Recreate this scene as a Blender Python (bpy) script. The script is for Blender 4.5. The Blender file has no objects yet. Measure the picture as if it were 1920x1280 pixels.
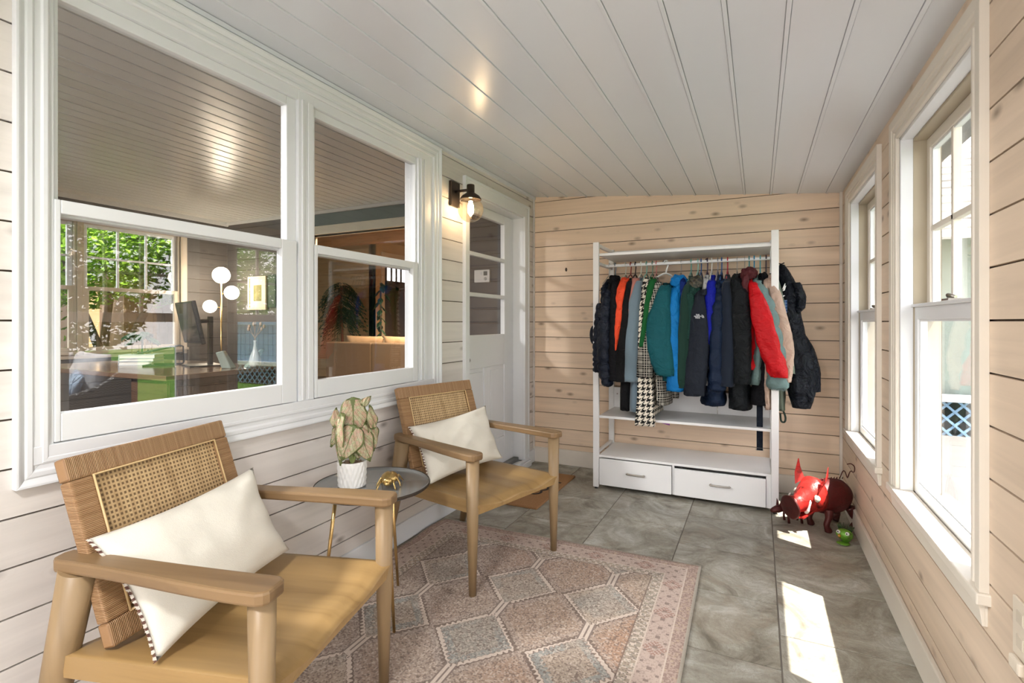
import bpy, bmesh, math, random
from mathutils import Vector, Matrix, noise
random.seed(7)
PI = math.pi
SC = bpy.context.scene
COL = SC.collection

# ---------------------------------------------------------------- camera, sky, sun, exposure
FPX, YAW = 959.1, math.radians(25.716)
cam = bpy.data.objects.new('camera', bpy.data.cameras.new('camera')); COL.objects.link(cam)
cam.data.sensor_width = 36.0
cam.data.lens = FPX / 1920 * 36
cam.data.shift_y = -(640 - 604.6) / 1920
cam.data.clip_start = .02
cam.location = (0, 0, 1.25)
cam.rotation_euler = (PI / 2, 0, YAW)
SC.camera = cam

w = bpy.data.worlds.new('sky'); SC.world = w; w.use_nodes = True
wn = w.node_tree; bg = wn.nodes['Background']
tc = wn.nodes.new('ShaderNodeTexCoord'); sx = wn.nodes.new('ShaderNodeSeparateXYZ')
cr = wn.nodes.new('ShaderNodeValToRGB')
wn.links.new(tc.outputs['Generated'], sx.inputs[0]); wn.links.new(sx.outputs[2], cr.inputs[0])
cr.color_ramp.elements[0].color = (1, .97, .96, 1); cr.color_ramp.elements[1].color = (.80, .86, 1, 1)
wn.links.new(cr.outputs[0], bg.inputs[0])
bg.inputs[1].default_value = 3.1

sun = bpy.data.objects.new('sun', bpy.data.lights.new('sun', 'SUN')); COL.objects.link(sun)
sun.data.energy = 13; sun.data.angle = math.radians(.6); sun.data.color = (1, .95, .87)
sun.rotation_euler = Vector((-.43, .20, -1)).to_track_quat('-Z', 'Y').to_euler()

SC.view_settings.view_transform = 'Standard'
SC.view_settings.look = 'None'
SC.view_settings.gamma = 1
SC.view_settings.use_curve_mapping = False
SC.view_settings.exposure = 0.92

# ---------------------------------------------------------------- helpers
def smooth01(t):
    t = max(0, min(1, t)); return t * t * (3 - 2 * t)

class MB:
    def __init__(s): s.v = []; s.f = []; s.mi = []; s.rn = []; s.cm = 0; s.cr = (.5, .5, .5); s.sm = []; s.cs = False
    def face(s, ids): s.f.append(tuple(ids)); s.mi.append(s.cm); s.rn.append(s.cr); s.sm.append(s.cs)
    def rnd(s): s.cr = (random.random(), random.random(), random.random())
    def box(s, x0, x1, y0, y1, z0, z1):
        b = len(s.v)
        for z in (z0, z1):
            for y in (y0, y1):
                for x in (x0, x1): s.v.append((x, y, z))
        for q in ((0, 2, 3, 1), (4, 5, 7, 6), (0, 1, 5, 4), (2, 6, 7, 3), (0, 4, 6, 2), (1, 3, 7, 5)): s.face([b + i for i in q])
        return s
    def boxm(s, size, M):
        b = len(s.v); x, y, z = [a / 2 for a in size]
        for k in (-z, z):
            for j in (-y, y):
                for i in (-x, x): s.v.append(tuple(M @ Vector((i, j, k))))
        for q in ((0, 2, 3, 1), (4, 5, 7, 6), (0, 1, 5, 4), (2, 6, 7, 3), (0, 4, 6, 2), (1, 3, 7, 5)): s.face([b + i for i in q])
        return s
    def loft(s, rings, cap0=True, cap1=True, closed=True, smooth=True):
        o = s.cs; s.cs = smooth; b = len(s.v); n = len(rings[0])
        for r in rings: s.v.extend([tuple(p) for p in r])
        for i in range(len(rings) - 1):
            for j in range(n if closed else n - 1):
                k = (j + 1) % n
                s.face((b + i * n + j, b + i * n + k, b + (i + 1) * n + k, b + (i + 1) * n + j))
        s.cs = False
        if cap0: s.face([b + j for j in reversed(range(n))])
        if cap1: s.face([b + (len(rings) - 1) * n + j for j in range(n)])
        s.cs = o; return s
    def tube(s, pts, rad, seg=10, cap=True, flat=1.0):
        pts = [Vector(p) for p in pts]; n = len(pts)
        if not hasattr(rad, '__len__'): rad = [rad] * n
        t0 = (pts[1] - pts[0]).normalized()
        up = Vector((0, 0, 1)) if abs(t0.z) < .9 else Vector((0, 1, 0))
        a = t0.cross(up).normalized(); rings = []
        for i, p in enumerate(pts):
            t = ((pts[min(i + 1, n - 1)] - p).normalized() + (p - pts[max(i - 1, 0)]).normalized())
            t = t.normalized() if t.length > 1e-6 else t0
            a = (a - t * a.dot(t)).normalized(); c = t.cross(a)
            rings.append([p + (a * math.cos(2 * PI * j / seg) + c * math.sin(2 * PI * j / seg) * flat) * rad[i] for j in range(seg)])
        return s.loft(rings, cap, cap)
    def lathe(s, prof, c=(0, 0, 0), seg=32, M=None):
        rings = []
        for r, z in prof:
            ring = [Vector((c[0] + r * math.cos(2 * PI * j / seg), c[1] + r * math.sin(2 * PI * j / seg), c[2] + z)) for j in range(seg)]
            if M: ring = [M @ p for p in ring]
            rings.append(ring)
        return s.loft(rings)
    def sphere(s, c, r, seg=20, M=None, sc=(1, 1, 1)):
        rings = []
        for i in range(seg // 2 + 1):
            a = -PI / 2 + PI * i / (seg // 2); a = max(-PI / 2 + .02, min(PI / 2 - .02, a))
            ring = [Vector((r * sc[0] * math.cos(a) * math.cos(2 * PI * j / seg), r * sc[1] * math.cos(a) * math.sin(2 * PI * j / seg), r * sc[2] * math.sin(a))) for j in range(seg)]
            if M: ring = [M @ p for p in ring]
            rings.append([p + Vector(c) for p in ring])
        return s.loft(rings)
    def prism(s, poly, f0, f1):
        b = len(s.v); n = len(poly)
        for p in poly: s.v.append(tuple(f0(*p)))
        for p in poly: s.v.append(tuple(f1(*p)))
        s.face([b + i for i in range(n)]); s.face([b + n + i for i in reversed(range(n))])
        for i in range(n): k = (i + 1) % n; s.face((b + i, b + n + i, b + n + k, b + k))
        return s
    def grid(s, fn, nu, nv, smooth=True):
        o = s.cs; s.cs = smooth; b = len(s.v)
        for j in range(nv + 1):
            for i in range(nu + 1): s.v.append(tuple(fn(i / nu, j / nv)))
        for j in range(nv):
            for i in range(nu):
                k = b + j * (nu + 1) + i; s.face((k, k + 1, k + nu + 2, k + nu + 1))
        s.cs = o; return s
    def build(s, name, mats, parent=None, bevel=0, kind=None, sub=0, loc=None, recalc=True):
        me = bpy.data.meshes.new(name); me.from_pydata(s.v, [], s.f)
        if not isinstance(mats, (list, tuple)): mats = [mats]
        for m in mats: me.materials.append(m)
        me.polygons.foreach_set('material_index', s.mi); me.polygons.foreach_set('use_smooth', s.sm)
        at = me.color_attributes.new('rnd', 'FLOAT_COLOR', 'CORNER')
        buf = []
        for p, c in zip(me.polygons, s.rn): buf.extend(list(c) + [1.0] for _ in range(0)); buf.extend([*c, 1.0] * p.loop_total)
        at.data.foreach_set('color', buf)
        if recalc:
            bm = bmesh.new(); bm.from_mesh(me); bmesh.ops.recalc_face_normals(bm, faces=bm.faces); bm.to_mesh(me); bm.free()
        me.update()
        o = bpy.data.objects.new(name, me); COL.objects.link(o)
        if parent: o.parent = parent
        if loc: o.location = loc
        if bevel:
            m = o.modifiers.new('bevel', 'BEVEL'); m.width = bevel; m.segments = 2; m.limit_method = 'ANGLE'; m.angle_limit = math.radians(40); m.harden_normals = False
        if sub:
            m = o.modifiers.new('sub', 'SUBSURF'); m.levels = sub; m.render_levels = sub
        if kind: o['kind'] = kind
        return o

def tag(o, label=None, cat=None, group=None, kind=None):
    if label: o['label'] = label
    if cat: o['category'] = cat
    if group: o['group'] = group
    if kind: o['kind'] = kind
    return o
def thing(name, label, cat, loc=(0, 0, 0), rz=0, group=None):
    o = bpy.data.objects.new(name, None); COL.objects.link(o); o.location = loc; o.rotation_euler = (0, 0, rz)
    o.empty_display_size = .1
    return tag(o, label, cat, group)
def copy_tree(o, parent=None):
    c = o.copy(); COL.objects.link(c)
    if parent: c.parent = parent
    for ch in list(o.children): copy_tree(ch, c)
    return c
def catmull(pts, n):
    P = [Vector(p) for p in pts]; P = [P[0] * 2 - P[1]] + P + [P[-1] * 2 - P[-2]]; m = len(P) - 3; out = []
    for k in range(n + 1):
        t = k / n * m; i = min(int(t), m - 1); t -= i
        a, b, c, d = P[i:i + 4]
        out.append(.5 * ((2 * b) + (c - a) * t + (2 * a - 5 * b + 4 * c - d) * t * t + (3 * b - a - 3 * c + d) * t ** 3))
    return out
def text_mesh(name, s, size, mat_, parent, loc, rot, depth=.001, spacing=1.0, bold=0.0, line=1.0, align='CENTER'):
    cu = bpy.data.curves.new(name, 'FONT'); cu.body = s; cu.size = size; cu.extrude = depth; cu.space_character = spacing
    cu.align_x = align; cu.align_y = 'CENTER'; cu.offset = bold; cu.space_line = line
    tmp = bpy.data.objects.new('tmp', cu); COL.objects.link(tmp)
    bpy.context.view_layer.update()
    me = bpy.data.meshes.new_from_object(tmp.evaluated_get(bpy.context.evaluated_depsgraph_get()))
    bpy.data.objects.remove(tmp)
    me.materials.clear(); me.materials.append(mat_)
    o = bpy.data.objects.new(name, me); COL.objects.link(o); o.parent = parent; o.location = loc; o.rotation_euler = rot
    return o

# ---------------------------------------------------------------- materials
class NM:
    def __init__(s, name):
        s.m = bpy.data.materials.new(name); s.m.use_nodes = True; s.t = s.m.node_tree; s.b = s.t.nodes['Principled BSDF']
        s._o = None
    def n(s, typ, **k):
        o = s.t.nodes.new('ShaderNode' + typ)
        for a, b in k.items(): setattr(o, a, b)
        return o
    def L(s, a, b): s.t.links.new(a, b)
    def inp(s, sock, v):
        if isinstance(v, bpy.types.NodeSocket): s.L(v, sock)
        else: sock.default_value = v
    def M(s, op, a, b=None, c=None):
        o = s.n('Math', operation=op); s.inp(o.inputs[0], a)
        if b is not None: s.inp(o.inputs[1], b)
        if c is not None: s.inp(o.inputs[2], c)
        return o.outputs[0]
    def V(s, op, a, b=None):
        o = s.n('VectorMath', operation=op); s.inp(o.inputs[0], a)
        if b is not None: s.inp(o.inputs[1], b)
        return o.outputs[0]
    @property
    def P(s):
        if s._o is None: s._o = s.n('TexCoord').outputs['Object']
        return s._o
    def xyz(s, v=None):
        o = s.n('SeparateXYZ'); s.L(v or s.P, o.inputs[0]); return o.outputs
    def vec(s, x, y, z):
        o = s.n('CombineXYZ')
        for i, a in enumerate((x, y, z)): s.inp(o.inputs[i], a)
        return o.outputs[0]
    def rn(s): return s.n('Attribute', attribute_name='rnd').outputs['Vector']
    def noise(s, v, scale=5, detail=3, rough=.5, dist=0):
        o = s.n('TexNoise'); s.L(v, o.inputs['Vector']); o.inputs['Scale'].default_value = scale
        o.inputs['Detail'].default_value = detail; o.inputs['Roughness'].default_value = rough; o.inputs['Distortion'].default_value = dist
        return o.outputs['Fac']
    def vor(s, v, scale=5, feature='F1'):
        o = s.n('TexVoronoi', feature=feature); s.L(v, o.inputs['Vector']); o.inputs['Scale'].default_value = scale; return o.outputs
    def ramp(s, f, stops, interp='LINEAR'):
        o = s.n('ValToRGB'); s.L(f, o.inputs[0]); r = o.color_ramp; r.interpolation = interp
        while len(r.elements) < len(stops): r.elements.new(.5)
        for e, (p, c) in zip(r.elements, stops):
            e.position = p; e.color = (*c, 1) if len(c) == 3 else c
        return o.outputs[0]
    def mix(s, f, a, b, mode='MIX'):
        o = s.n('Mix', data_type='RGBA', blend_type=mode); s.inp(o.inputs[0], f)
        for i, v in ((6, a), (7, b)):
            if isinstance(v, tuple) and len(v) == 3: v = (*v, 1)
            s.inp(o.inputs[i], v)
        return o.outputs[2]
    def bump(s, h, strength=.3, dist=.01):
        o = s.n('Bump'); s.L(h, o.inputs['Height']); o.inputs['Strength'].default_value = strength; o.inputs['Distance'].default_value = dist
        s.L(o.outputs[0], s.b.inputs['Normal'])
    def col(s, c):
        s.inp(s.b.inputs['Base Color'], (*c, 1) if isinstance(c, tuple) and len(c) == 3 else c)
    def set(s, rough=.5, metal=0, spec=.5, **k):
        s.inp(s.b.inputs['Roughness'], rough); s.b.inputs['Metallic'].default_value = metal; s.b.inputs['Specular IOR Level'].default_value = spec
        for a, v in k.items(): s.b.inputs[a.replace('_', ' ')].default_value = v
        return s

def plain(name, c, rough=.5, metal=0, spec=.5, var=.06, vs=8, bump=0, bs=60):
    n = NM(name); f = n.noise(n.P, vs, 3)
    n.col(n.mix(f, tuple(a * (1 - var) for a in c), tuple(min(1, a * (1 + var)) for a in c))); n.set(rough, metal, spec)
    if bump: n.bump(n.noise(n.P, bs, 4), bump, .004)
    return n.m

def boards(name, axis, base, dark, knots=.5, white=.35, groove=None):
    """pickled pine; grain runs along axis 0 (x) or 1 (y)"""
    n = NM(name); off = n.V('MULTIPLY', n.rn(), (9, 9, 9)); p = n.V('ADD', n.P, off)
    st = (1.1, 24, 24) if axis == 0 else (24, 1.1, 24)
    g = n.noise(n.V('MULTIPLY', p, st), 1, 5, .6, .6)
    st2 = (.5, 9, 9) if axis == 0 else (9, .5, 9)
    g2 = n.noise(n.V('MULTIPLY', p, st2), 1, 2, .5, 1.5)
    fac = n.M('ADD', n.M('MULTIPLY', g, .6), n.M('MULTIPLY', g2, .5))
    c = n.ramp(fac, [(.35, tuple(a * .86 for a in base)), (.55, base), (.72, tuple(min(1, a * 1.08) for a in base))])
    wv = n.rn(); sp = n.xyz(wv)
    c = n.mix(n.M('MULTIPLY', sp[0], .22), c, dark)
    kst = (6, 12, 12) if axis == 0 else (12, 6, 12)
    v = n.vor(n.V('MULTIPLY', p, kst), 1)
    gate = n.M('GREATER_THAN', n.xyz(v['Color'])[0], 1 - knots)
    k = n.M('MULTIPLY', n.M('SUBTRACT', 1, n.M('SMOOTH_MIN', n.M('DIVIDE', v['Distance'], .24), 1, .1)), gate)
    c = n.mix(n.M('MULTIPLY', k, .95), c, tuple(a * .45 for a in dark))
    ring = n.M('MULTIPLY', n.M('SINE', n.M('MULTIPLY', v['Distance'], 60)), n.M('SUBTRACT', 1, n.M('MINIMUM', n.M('MULTIPLY', v['Distance'], 2.2), 1)))
    c = n.mix(n.M('MULTIPLY', n.M('MAXIMUM', n.M('MULTIPLY', ring, gate), 0), .18), c, dark)
    n.col(c); n.set(.55, 0, .35); n.bump(g, .12, .003)
    return n.m

def wood(name, base, dark, axis=0, rough=.45, sc=1.0):
    n = NM(name); st = [22 * sc] * 3; st[axis] = 1.6 * sc
    g = n.noise(n.V('MULTIPLY', n.P, tuple(st)), 1, 4, .55, .8)
    n.col(n.ramp(g, [(.3, dark), (.5, base), (.75, tuple(min(1, a * 1.12) for a in base))])); n.set(rough, 0, .4); n.bump(g, .08, .002)
    return n.m

def glass_mat(name, tint=(1, 1, 1), f0=.04, strength=1.0):
    n = NM(name); n.t.nodes.remove(n.b)
    lw = n.n('LayerWeight'); lw.inputs[0].default_value = .5
    fr = n.M('ADD', n.M('MULTIPLY', n.M('POWER', lw.outputs['Facing'], 5), 1 - f0), f0 * strength)
    tr = n.n('BsdfTransparent'); tr.inputs[0].default_value = (*tint, 1)
    gl = n.n('BsdfGlossy'); gl.inputs['Roughness'].default_value = 0; 
    mx = n.n('MixShader'); n.L(n.M('MINIMUM', fr, 1), mx.inputs[0]); n.L(tr.outputs[0], mx.inputs[1]); n.L(gl.outputs[0], mx.inputs[2])
    n.L(mx.outputs[0], n.t.nodes['Material Output'].inputs[0]); return n.m

def emit(name, c, s):
    n = NM(name); n.col(c); n.b.inputs['Emission Color'].default_value = (*c, 1); n.b.inputs['Emission Strength'].default_value = s; return n.m

def fabric(name, c, rough=.85, weave=350, var=.12, sheen=.0, bump=.25):
    n = NM(name); f = n.noise(n.P, 9, 4); f2 = n.noise(n.P, weave, 1)
    a = n.mix(f, tuple(x * (1 - var) for x in c), tuple(min(1, x * (1 + var)) for x in c))
    n.col(n.mix(n.M('MULTIPLY', f2, .25), a, tuple(x * .7 for x in c))); n.set(rough, 0, .25)
    n.b.inputs['Sheen Weight'].default_value = sheen; n.b.inputs['Sheen Roughness'].default_value = .4
    n.bump(n.M('ADD', n.M('MULTIPLY', f2, .3), n.noise(n.P, 22, 4)), bump, .006); return n.m

MAT = {}
PINE = (.70, .58, .465); PINED = (.46, .34, .245)
MAT['pine_x'] = boards('pickled_pine_back', 0, (.82, .645, .48), (.52, .34, .22), .42)
MAT['pine_y'] = boards('pickled_pine_side', 1, (.72, .585, .455), PINED, .34)
MAT['pine_lit'] = boards('window_lit_pine', 1, (.69, .65, .61), (.46, .39, .34), .34)  # same pine; window light on the left wall put into a whiter base
MAT['gap'] = plain('board_gap', (.10, .07, .05), .9)
MAT['trim'] = plain('white_trim_paint', (.73, .745, .76), .38, 0, .45, .02)
MAT['trimtan'] = plain('cream_casing_paint', (.74, .685, .60), .42, 0, .4, .03)
MAT['tantrack'] = plain('tan_window_track', (.42, .36, .26), .45, 0, .4, .03)
MAT['ceil'] = plain('white_ceiling_boards', (.70, .73, .77), .27, 0, .5, .015, 3)
MAT['glass'] = glass_mat('window_glass', (.985, .985, .985), .045)
MAT['glassw'] = glass_mat('picture_window_glass', (.96, .965, .96), .072)
MAT['bulbglass'] = glass_mat('lamp_globe_glass', (.95, .89, .78), .16)
MAT['bronze'] = plain('dark_bronze_metal', (.06, .045, .035), .42, .7, .5)
MAT['brass'] = plain('brass_metal', (.72, .50, .22), .25, 1, .5, .08, 30)
MAT['goldold'] = plain('antique_brass_metal', (.60, .42, .17), .28, 1, .5, .35, 40, .3, 120)
MAT['rack'] = plain('white_rack_paint', (.80, .80, .80), .35, 0, .5, .01)
MAT['steel'] = plain('brushed_steel', (.45, .42, .38), .3, 1, .5)
MAT['black'] = plain('black_plastic', (.015, .015, .017), .35, 0, .5)
MAT['darkwood'] = wood('dark_desk_wood', (.075, .04, .024), (.035, .018, .01), 0, .22)
MAT['oak'] = wood('pale_oak_chair', (.225, .14, .068), (.16, .095, .045), 0, .38, .8)
MAT['oakz'] = wood('pale_oak_legs', (.28, .19, .10), (.21, .14, .07), 2, .4, .8)
MAT['rubber'] = plain('black_rubber', (.02, .02, .02), .8)
MAT['whitecer'] = plain('white_ceramic', (.78, .77, .74), .35, 0, .5, .04, 20)

def rattan():
    n = NM('wrapped_rattan'); x = n.xyz(); r = n.rn(); ax = n.xyz(r)[0]
    u = n.mix(ax, n.vec(x[1], 0, 0), n.vec(x[2], 0, 0))     # rnd.x = 0 : wraps counted along y ; 1 : along z
    uu = n.xyz(u)[0]; s = n.M('SINE', n.M('MULTIPLY', uu, 2 * PI / .0042))
    nz = n.noise(n.vec(n.M('MULTIPLY', uu, 90), 0, 0), 1, 3, .7)
    c = n.ramp(nz, [(.3, (.24, .125, .055)), (.5, (.35, .205, .10)), (.7, (.47, .30, .165))])
    c = n.mix(n.M('MULTIPLY', n.M('MAXIMUM', n.M('MULTIPLY', s, -1), 0), .45), c, (.16, .08, .035))
    n.col(c); n.set(.5, 0, .4); n.bump(s, .5, .002); return n.m
def cane():
    n = NM('cane_webbing'); x = n.xyz(); C = .0125
    fx = n.M('FRACT', n.M('DIVIDE', x[1], C)); fz = n.M('FRACT', n.M('DIVIDE', x[2], C))
    def band(f): return n.M('LESS_THAN', n.M('ABSOLUTE', n.M('SUBTRACT', f, .5)), .27)
    def line(f): return n.M('GREATER_THAN', n.M('ABSOLUTE', n.M('SUBTRACT', f, .5)), .10)
    hole = n.M('MULTIPLY', n.M('MULTIPLY', band(fx), band(fz)), 1)
    nz = n.noise(n.V('MULTIPLY', n.P, (1, 60, 8)), 1, 3, .6)
    c = n.ramp(nz, [(.3, (.38, .25, .12)), (.7, (.60, .43, .23))])
    n.col(n.mix(n.M('MULTIPLY', hole, .85), c, (.10, .055, .025))); n.set(.55, 0, .3)
    n.bump(n.M('SUBTRACT', 1, hole), .6, .002); return n.m
MAT['rattan'] = rattan(); MAT['cane'] = cane()

def tile_mat():
    n = NM('slate_look_tile'); p = n.V('ADD', n.P, n.V('MULTIPLY', n.rn(), (7, 7, 7)))
    a = n.noise(p, 3.2, 9, .70, 1.8); b = n.noise(n.V('MULTIPLY', p, (1, 2.2, 1)), 5, 5, .7, 2.5)
    c = n.ramp(a, [(.34, (.15, .135, .10)), (.45, (.29, .27, .215)), (.54, (.39, .375, .315)), (.66, (.56, .56, .51))])
    vein = n.M('LESS_THAN', n.M('ABSOLUTE', n.M('SUBTRACT', b, .5)), .012)
    c = n.mix(n.M('MULTIPLY', vein, .35), c, (.15, .12, .09))
    d = n.noise(n.V('ADD', p, (3, 3, 3)), 4, 3, .5, 1)
    c = n.mix(n.M('MULTIPLY', n.M('GREATER_THAN', d, .58), .25), c, (.36, .29, .21))
    c = n.mix(n.M('MULTIPLY', n.xyz(n.rn())[1], .25), c, (.24, .22, .19))
    n.col(c); n.set(n.M('ADD', n.M('MULTIPLY', a, .25), .32), 0, .4); n.bump(n.noise(p, 9, 9, .75, 1.5), .6, .012); return n.m
MAT['tile'] = tile_mat(); MAT['grout'] = plain('tile_grout', (.17, .15, .125), .9)

def rug_mat():
    n = NM('faded_kilim_rug'); x = n.xyz(); X, Y = x[0], x[1]      # object space: x = world x + .262 edge at 0, y up to 0
    U = n.M('MULTIPLY', X, -1); V = n.M('MULTIPLY', Y, -1)          # distances from right edge and from back edge
    Q = .006
    qU = n.M('MULTIPLY', n.M('FLOOR', n.M('DIVIDE', U, Q)), Q); qV = n.M('MULTIPLY', n.M('FLOOR', n.M('DIVIDE', V, Q)), Q)
    edge = n.M('MINIMUM', qU, qV); edge = n.M('MINIMUM', edge, n.M('SUBTRACT', 1.54, qU))
    # field diamonds, stepped outline
    S = .018
    sU = n.M('MULTIPLY', n.M('ROUND', n.M('DIVIDE', U, S)), S)
    px, py = .39, .455
    du = n.M('SUBTRACT', n.M('WRAP', n.M('SUBTRACT', U, .378), px / 2, -px / 2), 0)
    dv = n.M('WRAP', n.M('SUBTRACT', V, .553), py / 2, -py / 2)
    tri = n.M('ABSOLUTE', n.M('SUBTRACT', n.M('FRACT', n.M('DIVIDE', n.M('ADD', U, V), .034)), .5))
    tri2 = n.M('ABSOLUTE', n.M('SUBTRACT', n.M('FRACT', n.M('DIVIDE', n.M('SUBTRACT', U, V), .034)), .5))
    zz = n.M('MULTIPLY', n.M('ADD', tri, tri2), .13)
    adu = n.M('ABSOLUTE', du); adv = n.M('ABSOLUTE', dv)
    D = n.M('ADD', n.M('ADD', n.M('DIVIDE', adu, .166), n.M('DIVIDE', adv, .186)), zz)     # 1 on outline
    def band(v, lo, hi): return n.M('MULTIPLY', n.M('GREATER_THAN', v, lo), n.M('LESS_THAN', v, hi))
    conn = n.M('MULTIPLY', n.M('LESS_THAN', adu, .024), n.M('GREATER_THAN', D, 1.06))
    connd = n.M('MULTIPLY', conn, n.M('MAXIMUM', n.M('GREATER_THAN', adu, .017), n.M('LESS_THAN', adu, .0035)))
    out_d = n.M('MULTIPLY', n.M('MAXIMUM', band(D, 1.12, 1.20), n.M('MULTIPLY', band(D, .99, 1.02), .6)), n.M('SUBTRACT', 1, conn))
    out_l = n.M('MULTIPLY', band(D, 1.02, 1.12), n.M('SUBTRACT', 1, conn))
    inside = n.M('LESS_THAN', D, 1.0)
    # wear / colour drift
    big = n.noise(n.P, 1.6, 2, .5); big2 = n.noise(n.V('ADD', n.P, (5, 2, 0)), 2.6, 3, .6)
    fine = n.noise(n.V('MULTIPLY', n.P, (60, 300, 1)), 1, 2); fine2 = n.noise(n.V('MULTIPLY', n.P, (400, 60, 1)), 1, 2)
    rust = (.43, .25, .155); pink = (.50, .36, .30); blue = (.27, .285, .265); tan = (.42, .335, .255); dk = (.11, .07, .058); lt = (.66, .555, .47)
    side = n.M('MINIMUM', n.M('MAXIMUM', n.M('DIVIDE', n.M('SUBTRACT', U, .2), .9), 0), 1)
    fieldc = n.mix(n.ramp(big, [(.38, (0, 0, 0)), (.6, (1, 1, 1))]), rust, tan)
    fieldc = n.mix(n.M('MULTIPLY', side, .7), fieldc, (.33, .265, .225))
    inc = n.mix(n.ramp(big2, [(.42, (0, 0, 0)), (.6, (1, 1, 1))]), blue, tan)
    inc = n.mix(n.M('LESS_THAN', D, .74), inc, n.mix(n.ramp(big, [(.4, (0, 0, 0)), (.6, (1, 1, 1))]), (.40, .31, .235), (.31, .29, .25)))
    c = n.mix(inside, fieldc, inc)
    # halo band round diamonds
    c = n.mix(n.M('MULTIPLY', band(D, 1.2, 1.42), .35), c, n.mix(big2, blue, pink))
    # small motifs: quantised voronoi cells and speckle
    qv = n.vec(qU, qV, 0)
    v = n.vor(qv, 55); mot = n.M('LESS_THAN', v['Distance'], .32); rr = n.xyz(v['Color'])
    c = n.mix(n.M('MULTIPLY', n.M('MULTIPLY', mot, n.M('GREATER_THAN', rr[0], .5)), .60), c, lt)
    c = n.mix(n.M('MULTIPLY', n.M('MULTIPLY', mot, n.M('LESS_THAN', rr[0], .33)), .75), c, dk)
    wnz = n.n('TexWhiteNoise', noise_dimensions='3D'); n.L(qv, wnz.inputs[0]); wz = wnz.outputs['Value']
    c = n.mix(n.M('MULTIPLY', n.M('GREATER_THAN', wz, .76), .60), c, dk)
    c = n.mix(n.M('MULTIPLY', n.M('LESS_THAN', wz, .2), .45), c, lt)
    c = n.mix(out_l, c, lt); c = n.mix(n.M('MULTIPLY', out_d, .85), c, dk)
    c = n.mix(conn, c, lt); c = n.mix(n.M('MULTIPLY', connd, .85), c, dk)
    # borders
    B = edge
    along = n.M('ADD', n.M('MULTIPLY', n.M('LESS_THAN', U, V), V), n.M('MULTIPLY', n.M('GREATER_THAN', U, V), U))
    # checker band
    chq = n.M('MULTIPLY', n.M('GREATER_THAN', n.M('SINE', n.M('MULTIPLY', qU, 2 * PI / .036)), 0), 1)
    chq2 = n.M('GREATER_THAN', n.M('SINE', n.M('MULTIPLY', qV, 2 * PI / .036)), 0)
    chk = n.M('ABSOLUTE', n.M('SUBTRACT', chq, chq2))
    cb = n.mix(chk, n.mix(big2, (.30, .31, .26), (.45, .30, .2)), n.mix(n.M('GREATER_THAN', wz, .6), lt, (.40, .36, .30)))
    cb = n.mix(n.M('MULTIPLY', n.M('GREATER_THAN', wz, .84), .6), cb, dk)
    c = n.mix(n.M('LESS_THAN', B, .21), c, cb)
    # main border: pink ground, rosettes and square hooks
    kU = n.M('ABSOLUTE', n.M('SUBTRACT', B, .108)); kA = n.M('ABSOLUTE', n.M('WRAP', along, .13, -.13))
    ros = n.M('ADD', kU, kA)
    m1 = n.M('MULTIPLY', band(ros, .018, .05), n.M('GREATER_THAN', n.M('SINE', n.M('MULTIPLY', n.M('SUBTRACT', kU, kA), 330)), -.2))
    hk = n.M('MULTIPLY', n.M('GREATER_THAN', n.M('SINE', n.M('MULTIPLY', qU, 190)), .2), n.M('GREATER_THAN', n.M('SINE', n.M('MULTIPLY', qV, 190)), .2))
    hk2 = n.M('GREATER_THAN', n.M('SINE', n.M('MULTIPLY', n.M('ADD', qU, qV), 95)), .35)
    mb = n.mix(big2, (.52, .39, .335), (.56, .45, .38))
    mb = n.mix(n.M('MULTIPLY', n.M('MULTIPLY', hk, hk2), .7), mb, dk)
    mb = n.mix(n.M('MULTIPLY', n.M('MULTIPLY', n.M('SUBTRACT', 1, hk), n.M('GREATER_THAN', wz, .72)), .5), mb, (.30, .22, .19))
    mb = n.mix(n.M('MULTIPLY', m1, .8), mb, (.30, .14, .10))
    c = n.mix(n.M('LESS_THAN', B, .155), c, mb)
    ob = n.mix(n.M('GREATER_THAN', wz, .5), (.46, .34, .28), (.30, .20, .17)); ob = n.mix(n.M('MULTIPLY', n.M('LESS_THAN', v['Distance'], .3), .6), ob, (.52, .40, .26))
    c = n.mix(n.M('LESS_THAN', B, .062), c, ob)
    for lo, hi in ((.058, .065), (.150, .157)): c = n.mix(n.M('MULTIPLY', band(B, lo, hi), .9), c, lt)
    c = n.mix(n.M('MULTIPLY', band(B, .205, .212), .7), c, dk)
    c = n.mix(n.M('LESS_THAN', B, .012), c, (.47, .43, .35))
    c = n.mix(n.M('MULTIPLY', fine, .18), c, (.58, .50, .44)); c = n.mix(n.M('MULTIPLY', n.M('GREATER_THAN', fine2, .58), .22), c, (.24, .19, .165))
    n.col(n.mix(.10, c, (.52, .46, .41))); n.set(.95, 0, .1); n.bump(n.M('ADD', fine, fine2), .35, .003); return n.m
MAT['rug'] = rug_mat()

# ---------------------------------------------------------------- room shell
LX, RX, BY, FY = -1.832, .532, 4.26, -1.5
G0, GS = .178, .1347                        # board joints: first above the floor, spacing
CZL, CZR = 2.385, 2.165                     # ceiling height over the left and over the right wall
def cz(x): return CZL + (CZR - CZL) * (x - LX) / (RX - LX)

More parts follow.
